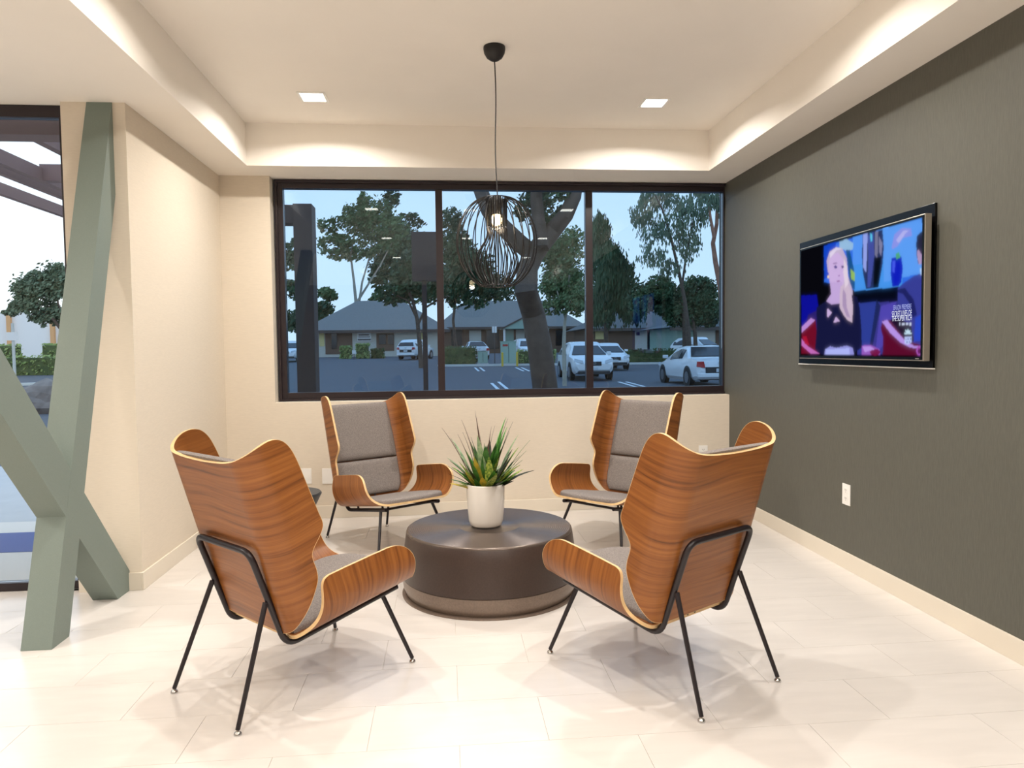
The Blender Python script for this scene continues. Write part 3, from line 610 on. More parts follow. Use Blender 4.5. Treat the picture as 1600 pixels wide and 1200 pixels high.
me = bpy.data.meshes.new('screen_picture'); me.from_pydata(vs, [], [(j*w1+i, j*w1+i+1, (j+1)*w1+i+1, (j+1)*w1+i) for j in range(GH) for i in range(GW)])
at_ = me.color_attributes.new('picture', 'FLOAT_COLOR', 'CORNER'); cols = np.ones((GH*GW, 4, 4), np.float32); cols[:, :, :3] = img.reshape(-1, 1, 3); at_.data.foreach_set('color', cols.ravel())
ms = bpy.data.materials.new('screen_picture'); ms.use_nodes = True; n_ = ms.node_tree.nodes; l_ = ms.node_tree.links; n_.clear(); oo = n_.new('ShaderNodeOutputMaterial'); ee = n_.new('ShaderNodeEmission'); aa = n_.new('ShaderNodeVertexColor'); aa.layer_name = 'picture'
l_.new(aa.outputs[0], ee.inputs[0]); ee.inputs[1].default_value = .85; l_.new(ee.outputs[0], oo.inputs[0]); me.materials.append(ms)
o = bpy.data.objects.new('screen_picture', me); COL.objects.link(o); o.parent = tv

def screen_text(body, px, py, hpx, wpx, col):
    cu = bpy.data.curves.new('t', 'FONT'); cu.body = body; cu.size = 1; cu.align_x = 'LEFT'; to = bpy.data.objects.new('t', cu); COL.objects.link(to)
    bpy.context.view_layer.update(); me = bpy.data.meshes.new_from_object(to.evaluated_get(bpy.context.evaluated_depsgraph_get())); bpy.data.objects.remove(to)
    xs = [v.co.x for v in me.vertices]; ys = [v.co.y for v in me.vertices]; x0, x1, y0, y1 = min(xs), max(xs), min(ys), max(ys)
    a = hit(1230+px/4.284, 310+py/4.284, 0, TX); b = hit(1230+(px+wpx)/4.284, 310+(py+hpx)/4.284, 0, TX)
    for v in me.vertices:
        u_ = (v.co.x-x0)/(x1-x0); w_ = (v.co.y-y0)/(y1-y0)
        v.co = Vector(lc(TX-.0022, a.y+(b.y-a.y)*u_, b.z+(a.z-b.z)*w_))
    me.materials.append(emis('caption', col, .9)); o = bpy.data.objects.new('caption_text', me); COL.objects.link(o); o.parent = tv
screen_text('SEASON PREMIERE', 712, 716, 22, 122, (170, 180, 240))
screen_text('SECRET LIVES OF', 704, 756, 28, 132, (235, 240, 255))
screen_text('THE SUPER RICH', 704, 788, 27, 132, (235, 240, 255))
MB().box(lc(TX-.0012, 3.215, 1.233), lc(TX-.0018, 3.24, 1.238)).build('badge', M['tvbezel'], tv)

# ================================================================== outside
random.seed(3)
def zg(Y): return -.1 if Y < 30 else (-.1+.02*(Y-30) if Y < 80 else .9)
X_ = {}
def om(nm, c, r=.7, **k): X_[nm] = mat(nm, c, r, **k); return X_[nm]
om('asphalt', (78, 82, 90), .8, noise=.08, nscale=3); om('concrete', (190, 188, 186), .8, noise=.04, nscale=4); om('curb', (206, 206, 200), .8); om('line', (225, 228, 230), .7)
om('house_wall', (206, 200, 186), .8); om('house_brown', (112, 86, 70), .8); om('roof', (128, 124, 120), .85, noise=.12, nscale=9); om('roof_dark', (92, 92, 92), .85, noise=.12, nscale=9); om('fascia', (84, 72, 66), .7); om('dark_glass', (26, 30, 34), .15); om('lit_panel', (226, 206, 140), .6)
om('bark', (84, 70, 60), .9, noise=.25, nscale=6, bump=.6, bscale=14); om('bark_pale', (168, 160, 144), .9, noise=.12, nscale=6); om('bark_red', (150, 104, 84), .9, noise=.2, nscale=4)
om('foliage', (70, 96, 58), .7, col2=(110, 132, 84), nscale=.6); om('foliage_dark', (40, 66, 44), .7, col2=(74, 102, 64), nscale=.6); om('foliage_euc', (84, 104, 84), .7, col2=(120, 134, 104), nscale=.7); om('foliage_lit', (128, 150, 82), .7, col2=(160, 172, 104), nscale=1.2)  # the last entry is a yellow-green leaf colour for hedges and bushes
om('hedge', (64, 80, 46), .8, col2=(96, 108, 62), nscale=2); om('car_white', (228, 230, 232), .25, coat=.6); om('car_glass', (40, 46, 54), .08); om('tire', (26, 26, 28), .8); om('rim', (150, 152, 156), .3, metal=.8); om('tail', (170, 20, 24), .3); om('lamp_glass', (200, 206, 212), .1); om('trimdark', (36, 38, 42), .5)
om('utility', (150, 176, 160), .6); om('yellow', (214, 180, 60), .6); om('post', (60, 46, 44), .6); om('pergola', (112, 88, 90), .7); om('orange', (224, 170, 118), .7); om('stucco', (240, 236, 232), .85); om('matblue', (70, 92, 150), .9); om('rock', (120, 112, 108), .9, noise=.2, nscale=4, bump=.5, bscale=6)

g = MB()
ys = [YW+.125, 30, 80, 260]
for a, b in zip(ys[:-1], ys[1:]):
    g.hexa([(-160, a, zg(a)-.3), (160, a, zg(a)-.3), (160, b, zg(b)-.3), (-160, b, zg(b)-.3)], [(-160, a, zg(a)), (160, a, zg(a)), (160, b, zg(b)), (-160, b, zg(b))])
g.box((-160, YN+.13, -.4), (-2.03, YW+.125, -.1))
struct(g.build('ground', X_['asphalt']), 'asphalt parking lot outside the windows', 'ground')
struct(MB().box((-30, YN+.125, -.11), (-2.03, 9.0, -.012)).build('walkway', X_['concrete']), 'pale concrete walk outside the storefront glazing', 'ground')
def gpt(px, py):
    d = CF + CR*((px-800)/FPX) - CU*((py-600)/FPX); o = Vector((0, 0, CAMH)); t_ = 5
    for _ in range(4000):
        p = o+d*t_
        if p.z <= zg(p.y): return Vector((p.x, p.y, zg(p.y)))
        t_ += .06
    return o+d*t_
def strip(name, pts, wd, m, label, cat, hgt=.012, group=None, parent=None):
    mb = MB()
    for (a, b) in zip(pts[:-1], pts[1:]):
        a, b = Vector(a), Vector(b); d = (b-a); d.z = 0; n_ = Vector((-d.y, d.x, 0)).normalized()*wd/2; u = Vector((0, 0, hgt)); lo_ = Vector((0, 0, .002))
        mb.hexa([a-n_+lo_, b-n_+lo_, b+n_+lo_, a+n_+lo_], [a-n_+u, b-n_+u, b+n_+u, a+n_+u])
    o = mb.build(name, m, parent)
    if label: tag(o, label, cat, group)
    return o
cb = [gpt(684, 573), gpt(1136, 568)]
strip('curb', [cb[0], cb[1], cb[1]+(cb[1]-cb[0])*.4], .35, X_['curb'], 'pale curb line along the hedges at the far side of the lot', 'curb', .14)
strip('curb', [gpt(30, 601), gpt(-120, 606)] if False else [gpt(112, 600), gpt(-60, 606)], .35, X_['curb'], 'pale curb below the clipped hedge left of the braces', 'curb', .12)
for k, (a, b, lb) in enumerate([((779, 597), (796, 611), 'nearest left stripe of the painted pair left of the leaning trunk'), ((768, 599), (783, 613), 'outer stripe beside the painted pair left of the leaning trunk'),
        ((742, 574.5), (748, 580), 'short painted stripe below the utility cabinets, left one'), ((750, 574.5), (757, 580), 'short painted stripe below the utility cabinets, second one'), ((806, 574.5), (818, 580), 'short painted stripe below the tall cabinet, left one'), ((815, 574.5), (827, 580), 'short painted stripe below the tall cabinet, right one'),
        ((967, 597), (1008, 609), 'left stripe of the painted pair beside the silver sedan'), ((979, 597), (1024, 609), 'right stripe of the painted pair beside the silver sedan')]):
    strip('parking_stripe', [gpt(*a), gpt(*b)], .12, X_['line'], 'white '+lb, 'parking stripe', group='painted parking stripes')

DENS = 3.0
def foliage(blobs, size, m, parent, seed, name='foliage', spread=.42, droop=False):
    blobs = [(c, r3, int(n_*DENS), int(per*1.25)) for c, r3, n_, per in blobs]
    rg = random.Random(seed); mb = MB(); vs = []; fs = []
    for (c, r3, ncl, per) in blobs:
        for _ in range(ncl):
            while True:
                q = Vector((rg.uniform(-1, 1), rg.uniform(-1, 1), rg.uniform(-1, 1)))
                if q.length < 1: break
            cc = Vector((c[0]+q.x*r3[0], c[1]+q.y*r3[1], c[2]+q.z*r3[2])); sp = spread*min(r3)*rg.uniform(.25, .6)
            for _k in range(per):
                p = cc+Vector((rg.gauss(0, sp), rg.gauss(0, sp), rg.gauss(0, sp*(1.5 if droop else .7))))
                n_ = Vector((rg.uniform(-1, 1), rg.uniform(-1, 1), rg.uniform(-.3, 1))).normalized(); u = n_.orthogonal().normalized()
                if droop: u = (Vector((rg.uniform(-.3, .3), rg.uniform(-.3, .3), -1))).normalized(); n_ = u.orthogonal().normalized()
                v = n_.cross(u); s_ = size*rg.uniform(.6, 1.25); w_ = s_*(.28 if droop else .5); i = len(vs)
                vs += [p-u*s_, p+v*w_, p+u*s_, p-v*w_]; fs.append((i, i+1, i+2, i+3))
    o = MB().add(vs, fs).build(name, m, parent); tag(o, kind='stuff'); return o
def tree(name, label, px, Y, limbs, blobs, size, fm, bm_='bark', seed=1, group='trees beyond the parking lot', base_py=None, droop=False, cat='tree', z0=None):
    zb = zg(Y) if z0 is None else z0
    b = at(px, 560, Y); root = empty(name, (b.x, Y, zb)); tag(root, label, cat, group); O = Vector((b.x, Y, zb))
    pxm = Y/FPX
    mb = MB()
    for (pts, r0, r1) in limbs:
        q = []
        for i, (a, c) in enumerate(pts):
            if c is None: q.append(Vector((at(a, 560, Y).x, Y, zb-.02))-O)
            else: q.append(at(a, c, Y+rnd.uniform(-.3, .3))-O)
        n_ = len(q); mb.tube(q, [(r0+(r1-r0)*i/(n_-1))*pxm for i in range(n_)], 14)
    if limbs: mb.build('trunk', X_[bm_], root, True)
    bl = []
    for (cx, cy, rx, ry, n_, per) in blobs:
        c = at(cx, cy, Y+rnd.uniform(-.4, .4))-O; bl.append((c, (rx*pxm, min(rx, ry)*pxm*.8, ry*pxm), n_, per))
    foliage(bl, size*pxm, X_[fm], root, seed, droop=droop); return root
tree('broad_tree', 'tall loose tree behind the left house with several pale trunks', 552, 97, [([(556, None), (556, 470), (553, 440), (548, 400), (556, 350)], 3, 1), ([(560, 480), (566, 440), (578, 400), (584, 350)], 2, .7), ([(556, 475), (575, 445), (594, 415), (612, 380)], 2, .6)],
     [(528, 385, 28, 20, 26, 12), (515, 355, 18, 14, 12, 11), (555, 345, 26, 24, 34, 12), (585, 330, 26, 22, 30, 12), (600, 365, 34, 30, 50, 12), (568, 312, 10, 12, 8, 10), (560, 390, 30, 16, 20, 12)], 3.2, 'foliage', 'bark_pale', 11)
tree('broad_tree', 'leafy tree in the left pane whose branch tips reach highest', 612, 112, [([(618, None), (616, 470), (622, 400), (616, 350), (606, 312)], 2.5, .6)], [(612, 305, 14, 17, 16, 10), (640, 345, 26, 12, 14, 10), (625, 385, 40, 34, 70, 12), (652, 400, 34, 30, 60, 12), (605, 420, 26, 26, 40, 12), (590, 440, 14, 16, 14, 10)], 3.2, 'foliage_dark', 'bark', 12)
tree('broad_tree', 'dark tree in front of the left house with low spreading branches', 655, 46, [([(658, None), (656, 540), (652, 500), (645, 470), (632, 440)], 4, 2), ([(654, 505), (666, 480), (682, 470), (700, 462)], 2.2, 1), ([(650, 495), (638, 470), (620, 462)], 2, 1)], [(640, 440, 38, 26, 60, 12), (670, 440, 30, 30, 50, 12), (612, 465, 22, 12, 18, 10), (655, 415, 34, 24, 40, 12)], 3.4, 'foliage_dark', 'bark', 13)
tree('broad_tree', 'leafy tree left of the pendant lamp in the middle pane', 712, 58, [([(714, None), (712, 540), (708, 500), (714, 450), (712, 400)], 3, 1.2)], [(712, 385, 26, 34, 60, 12), (705, 345, 18, 20, 22, 10), (735, 420, 34, 32, 70, 12), (708, 440, 26, 30, 55, 12), (765, 450, 26, 22, 34, 12), (730, 470, 34, 14, 26, 11)], 3.2, 'foliage_dark', 'bark', 14)
tree('leaning_tree', 'big dark leaning tree trunk forking behind the pendant lamp', 858, 12.5, [([(878, None), (856, 640), (851, 600), (843, 540), (833, 490), (822, 455), (824, 420), (836, 395), (848, 378)], 22, 15), ([(836, 400), (812, 380), (786, 355), (764, 330), (750, 295), (745, 262)], 15, 10), ([(846, 382), (866, 358), (884, 336), (898, 306), (904, 268)], 15, 9), ([(846, 385), (842, 350), (838, 310), (840, 262)], 12, 8)],
     [(838, 312, 26, 24, 34, 10), (815, 330, 14, 16, 12, 9), (872, 300, 22, 14, 16, 9), (850, 345, 24, 16, 18, 9), (870, 335, 16, 14, 8, 9)], 3.6, 'foliage_dark', 'bark', 15, z0=-.1)
tree('broad_tree', 'mid green tree in the middle pane right of the leaning trunk', 880, 27, [([(882, None), (881, 540), (882, 510), (886, 470), (890, 430)], 3.6, 1.5), ([(884, 500), (872, 460), (864, 430)], 1.6, .8)], [(890, 385, 24, 34, 44, 12), (878, 440, 34, 34, 76, 12), (898, 470, 20, 26, 34, 12), (862, 400, 16, 22, 18, 10), (866, 480, 22, 14, 18, 10)], 3.2, 'foliage', 'bark_pale', 16)
tree('weeping_tree', 'drooping willow-like tree at the left of the right pane', 945, 52, [([(948, None), (946, 500), (942, 440), (940, 380)], 4, 1.5)], [(936, 370, 18, 34, 34, 12), (945, 420, 26, 44, 80, 12), (968, 440, 24, 44, 64, 12), (985, 480, 24, 24, 40, 12), (940, 480, 24, 34, 50, 12)], 4.2, 'foliage_dark', 'bark', 17, droop=True)
tree('eucalyptus_tree', 'tall sparse eucalyptus with a thin slanting trunk in the right pane', 1072, 40, [([(1078, None), (1076, 520), (1070, 470), (1062, 430), (1048, 370), (1036, 330), (1024, 305)], 4, 1), ([(1066, 445), (1072, 400), (1082, 350), (1090, 310)], 2, .8)], [(1002, 335, 20, 20, 17, 10), (1030, 310, 34, 16, 24, 10), (1035, 360, 40, 24, 26, 10), (1020, 400, 26, 18, 12, 10), (1080, 330, 34, 26, 30, 10), (1075, 385, 20, 26, 16, 10), (1045, 420, 20, 14, 9, 10)], 3.6, 'foliage_euc', 'bark', 18, droop=True)
tree('eucalyptus_tree', 'reddish-barked eucalyptus trunk forking against the grey wall edge', 1128, 30, [([(1136, None), (1131, 500), (1126, 450), (1118, 410), (1114, 380), (1120, 350), (1121, 310), (1122, 280)], 5.5, 2), ([(1116, 372), (1110, 340), (1106, 300)], 3, 1.2)], [(1112, 312, 22, 16, 18, 9), (1135, 330, 14, 24, 14, 9), (1090, 300, 14, 10, 8, 9)], 3.4, 'foliage_euc', 'bark_red', 19, droop=True)
tree('broad_tree', 'dense dark bushy tree behind the right hedge', 1070, 47, [([(1072, None), (1071, 540), (1070, 500), (1066, 460)], 6, 3), ([(1088, None), (1086, 520), (1080, 490)], 4, 2)], [(1050, 470, 38, 26, 80, 12), (1090, 455, 30, 24, 60, 12), (1030, 450, 22, 20, 36, 12), (1075, 495, 40, 18, 56, 12), (1110, 490, 24, 20, 34, 12), (1000, 470, 20, 22, 34, 12)], 3.4, 'foliage_dark', 'bark', 20)
tree('palm_tree', 'small fan palm above the left house roof edge', 515, 92, [([(518, None), (516, 480), (515, 462)], 1.4, 1)], [(512, 460, 14, 10, 18, 9)], 4, 'foliage', 'bark', 21)
tree('broad_tree', 'dark low tree mass left of the left house', 470, 84, [([(474, None), (472, 500)], 2, 1)], [(472, 500, 34, 18, 60, 12), (500, 485, 20, 14, 24, 11), (456, 400, 14, 26, 22, 11), (460, 450, 14, 18, 14, 10)], 3.4, 'foliage_dark', 'bark', 22)

for k, (px, Y, bl, lb) in enumerate([(640, 124, [(640, 455, 44, 22, 34, 11), (600, 468, 26, 12, 14, 10)], 'distant dark tree mass above the left house roof'), (760, 126, [(740, 440, 44, 30, 44, 11), (790, 455, 26, 20, 20, 10)], 'distant tree mass above the roof left of the leaning trunk'),
        (895, 138, [(885, 450, 34, 34, 44, 11), (870, 400, 24, 30, 22, 10)], 'distant tree mass above the roof right of the leaning trunk'), (985, 124, [(960, 455, 40, 38, 60, 11), (1010, 470, 40, 28, 44, 11)], 'distant dark tree mass behind the drooping tree'), (1110, 128, [(1100, 475, 46, 24, 46, 11)], 'distant tree mass low at the right edge of the window')]):
    tree('background_tree', lb, px, Y, [([(px, None), (px, 500)], 2.2, 1.6)], bl, 3.6, 'foliage_dark' if k % 2 else 'foliage', 'bark', 70+k)
def hedge(name, label, x0, x1, ytop, ybot, Y, m, seed, group='hedges outside', z0=None, cat='hedge'):
    a, b = at(x0, ybot, Y), at(x1, ybot, Y); zt_ = at((x0+x1)/2, ytop, Y).z; zb = zg(Y) if z0 is None else z0; cx = (a.x+b.x)/2
    root = empty(name, (cx, Y, zb)); tag(root, label, cat, group); w_ = abs(b.x-a.x); h_ = max(.3, zt_-zb)
    core = MB(); core.box((-w_/2+.08, -.45, 0.002), (w_/2-.08, .45, h_-.12)); core.build('branches', X_['hedge'], root, bevel=.06)
    rg = random.Random(seed); vs = []; fs = []; n_ = int(min(2600, max(220, w_*h_*70))); s0 = max(.05, Y*.0022)
    for _ in range(n_):
        f_ = rg.random()
        if f_ < .62: p = Vector((rg.uniform(-w_/2, w_/2), -.47+rg.uniform(-.06, .06), rg.uniform(.03, h_)))
        elif f_ < .85: p = Vector((rg.uniform(-w_/2, w_/2), rg.uniform(-.45, .45), h_-.08+rg.uniform(-.06, .08)))
        else: p = Vector((rg.choice((-1, 1))*w_/2, rg.uniform(-.45, .45), rg.uniform(.03, h_)))
        d = Vector((rg.uniform(-1, 1), rg.uniform(-1, .3), rg.uniform(-.2, 1))).normalized(); u = d.orthogonal().normalized(); v = d.cross(u); s_ = s0*rg.uniform(.6, 1.3); i = len(vs)
        vs += [p-u*s_, p+v*s_*.6, p+u*s_, p-v*s_*.6]; fs.append((i, i+1, i+2, i+3))
    tag(MB().add(vs, fs).build('foliage', m, root), kind='stuff')
hedge('hedge', 'dark hedge left of the pale green cabinets', 688, 745, 541, 573, 50.5, X_['hedge'], 31)
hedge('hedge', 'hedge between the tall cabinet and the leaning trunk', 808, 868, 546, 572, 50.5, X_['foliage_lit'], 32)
hedge('hedge', 'dark hedge behind the painted lot right of the white SUV', 963, 1085, 545, 570, 50.5, X_['hedge'], 33)
hedge('hedge', 'hedge in front of the right parked SUV', 1089, 1150, 547, 570, 50.5, X_['hedge'], 34)
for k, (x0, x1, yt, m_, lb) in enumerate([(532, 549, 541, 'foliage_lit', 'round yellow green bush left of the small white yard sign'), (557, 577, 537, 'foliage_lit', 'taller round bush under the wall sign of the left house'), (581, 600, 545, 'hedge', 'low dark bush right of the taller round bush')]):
    hedge('bush', lb, x0, x1, yt, 557, 68, X_[m_], 40+k, cat='bush')

# houses
def house(name, label, x0, x1, Y, eave, ridge, rx0, rx1, wm, rm, feats, depth=10, z0=None, gable=False):
    a, b = at(x0, 550, Y), at(x1, 550, Y); zb = zg(Y) if z0 is None else z0; ze = at((x0+x1)/2, eave, Y).z; cx = (a.x+b.x)/2; w_ = (b.x-a.x)
    Yr = Y+depth/2; zr = at((rx0+rx1)/2, ridge, Yr).z; r0, r1 = at(rx0, ridge, Yr).x-cx, at(rx1, ridge, Yr).x-cx
    t = empty(name, (cx, Y, zb)); tag(t, label, 'building'); H_ = ze-zb
    MB().box((-w_/2, 0, 0), (w_/2, depth, H_)).build('wall', X_[wm], t)
    ov = .9; e0, e1, f0, f1 = -w_/2-ov, w_/2+ov, -ov, depth+ov; zr -= zb; dd = depth/2
    MB().add([(e0, f0, H_), (e1, f0, H_), (e1, f1, H_), (e0, f1, H_), (r0, dd, zr), (r1, dd, zr)], [(0, 1, 5, 4), (1, 2, 5), (2, 3, 4, 5), (3, 0, 4), (0, 3, 2, 1)]).build('roof', X_[rm], t)
    MB().box((e0, f0-.04, H_-.28), (e1, f0-.002, H_+.02)).build('fascia', X_['fascia'], t)
    for (nm, p0, q0, p1, q1, mm) in feats:
        A, B = at(p0, q0, Y), at(p1, q1, Y); MB().box((A.x-cx, -.06, max(.02, min(A.z, B.z)-zb)), (B.x-cx, -.005, min(max(A.z, B.z)-zb, H_-.03))).build(nm, X_[mm], t)
    return t, cx, zb
t, cx, zb = house('house', 'single-storey house with a broad grey hip roof in the left pane', 486, 690, 74, 516, 470, 558, 628, 'house_wall', 'roof',
      [('lit_panel', 499, 520, 507, 541, 'lit_panel'), ('door', 518, 521, 527, 545, 'dark_glass'), ('wall_panel', 508, 519, 551, 553, 'house_brown'), ('window', 588, 521, 616, 548, 'house_brown'), ('window', 592, 523, 603, 538, 'dark_glass'), ('window', 606, 523, 615, 538, 'dark_glass'), ('window', 652, 520, 662, 535, 'lit_panel')])
for c in kids(t):
    if c.name.startswith('door') or (c.name.startswith('window') and c.data.materials[0] == X_['dark_glass']): c.location.y = -.07
A, B = at(558, 519, 73.8), at(580, 533, 73.8)
sg = empty('wall_sign', (A.x, 73.8, A.z)); tag(sg, 'white rectangular sign on the wall of the left house', 'sign')
MB().box((0, 0, B.z-A.z), (B.x-A.x, .06, 0)).build('panel', X_['stucco'], sg)
for k, (u0, u1, v0, v1) in enumerate([(.1, .85, .25, .38), (.08, .92, .5, .58), (.04, .98, .74, .92)]): MB().box(((B.x-A.x)*u0, -.02, (B.z-A.z)*v1), ((B.x-A.x)*u1, -.002, (B.z-A.z)*v0)).build('lettering_band', X_['roof_dark'], sg)
p = gpt(553, 557); ys_ = empty('yard_sign', (p.x, 66, zg(66))); ys_.location.x = at(553, 550, 66).x; tag(ys_, 'small white yard sign on a stake between the bushes', 'sign')
MB().box((-.03, -.02, 0), (.03, .02, .5)).build('stake', X_['post'], ys_); MB().box((-.15, -.05, .5), (.17, -.021, .82)).build('panel', X_['stucco'], ys_)
house('house', 'long house with tan-grey roof behind the leaning trunk in the middle pane', 692, 905, 90, 511, 470, 728, 850, 'house_brown', 'roof',
      [('window', 705, 514, 722, 540, 'dark_glass'), ('wall_panel', 733, 516, 752, 535, 'house_wall'), ('door', 760, 516, 780, 545, 'dark_glass'), ('corner_pier', 790, 512, 803, 552, 'utility'), ('wall_panel', 806, 514, 820, 552, 'house_wall'), ('window', 868, 516, 880, 540, 'dark_glass'), ('lit_panel', 904, 513, 912, 528, 'lit_panel')])
# porch gable of the middle house
A, B, C_ = at(783, 514, 84), at(862, 514, 84), at(824, 495, 84)
pg = empty('porch_gable', (A.x, 84, A.z)); tag(pg, 'pale gabled porch roof at the left of the leaning trunk', 'roof'); dx, dz = B.x-A.x, C_.z-A.z
MB().add([(0, 0, 0), (dx, 0, 0), (dx/2, 0, dz), (0, 3, 0), (dx, 3, 0), (dx/2, 3, dz)], [(0, 1, 2), (3, 5, 4), (0, 2, 5, 3), (1, 4, 5, 2), (0, 3, 4, 1)]).build('gable', X_['utility'], pg)
for s in (0, 1): MB().tube([(0 if s == 0 else dx, -.05, .0), (dx/2, -.05, dz+.1)], .12, 4).build('barge_board', X_['fascia'], pg)
for x in (.4, dx-.4): MB().box((x-.12, .3, zg(84)-A.z), (x+.12, .55, -.002)).build('porch_post', X_['stucco'], pg)
t, cx, zb = house('house', 'dim house behind the dark hedge in the right pane', 925, 1060, 72, 513, 487, 950, 1030, 'house_brown', 'roof_dark',
      [('lit_panel', 930, 514, 944, 530, 'lit_panel'), ('wall_panel', 992, 515, 1011, 546, 'house_wall'), ('window', 994, 519, 999, 524, 'dark_glass'), ('wall_panel', 1039, 515, 1054, 540, 'house_wall'), ('door', 1012, 518, 1022, 548, 'dark_glass')])
for c in kids(t):
    if c.name.startswith('window'): c.location.y = -.07
house('house', 'bluish-walled building with a dark sloping roof behind the right parked SUV', 1058, 1175, 58, 511, 490, 1120, 1150, 'utility', 'roof_dark', [('wall_panel', 1084, 513, 1117, 540, 'house_wall'), ('wall_panel', 1118, 513, 1150, 552, 'house_brown')], 8)

# utility cabinets, posts
def cabinet(label, x0, x1, yt, yb, Y, det=True):
    a, b = at(x0, yb, Y), at(x1, yb, Y); zt_ = at((x0+x1)/2, yt, Y).z; t = empty('utility_cabinet', ((a.x+b.x)/2, Y, zg(Y))); tag(t, label, 'utility cabinet'); w_ = b.x-a.x; h_ = zt_-zg(Y)
    MB().box((-w_/2-.05, -.35, 0), (w_/2+.05, .45, .12)).build('pad', X_['concrete'], t)
    MB().box((-w_/2, -.3, .121), (w_/2, .4, h_-.05)).build('body', X_['utility'], t, bevel=.02); MB().box((-w_/2-.03, -.33, h_-.049), (w_/2+.03, .43, h_)).build('lid', X_['utility'], t, bevel=.01)
    if det: MB().box((-w_/2+.1, -.32, h_-.35), (-w_/2+.45, -.302, h_-.22)).build('warning_label', X_['tail'], t)
    MB().box((-.012, -.312, .2), (.012, -.3005, h_-.12)).build('door_seam', X_['trimdark'], t)
cabinet('tall pale green utility cabinet in the middle pane', 783, 806, 533, 573, 48.5)
cabinet('short pale green utility cabinet left of the tall one', 747, 762, 549, 570, 49.5, False)
for x, lb in ((785, 'yellow bollard at the left of the tall cabinet'), (808, 'yellow bollard at the right of the tall cabinet')):
    p = at(x, 560, 46.6); b = empty('bollard', (p.x, 46.6, zg(46.6))); tag(b, lb, 'bollard')
    MB().lathe([(.07, 0), (.07, .88)], 16).build('post', X_['yellow'], b, True); MB().lathe([(.072, .8805), (.06, .91), (.02, .93)], 16).build('cap', X_['yellow'], b, True)
p = at(773, 560, 52); b = empty('sign_post', (p.x, 52, zg(52))); tag(b, 'white sign on a thin pole beside the tall cabinet', 'sign')
h_ = at(773, 510, 52).z-zg(52); MB().box((-.03, -.03, 0), (.03, .03, h_)).build('pole', X_['fascia'], b); q = at(773, 520, 52).z-zg(52); MB().box((-.17, -.06, q), (-.012, -.031, h_)).build('sign_panel', X_['stucco'], b); MB().box((.012, -.06, q), (.17, -.031, h_)).build('sign_panel', X_['stucco'], b)

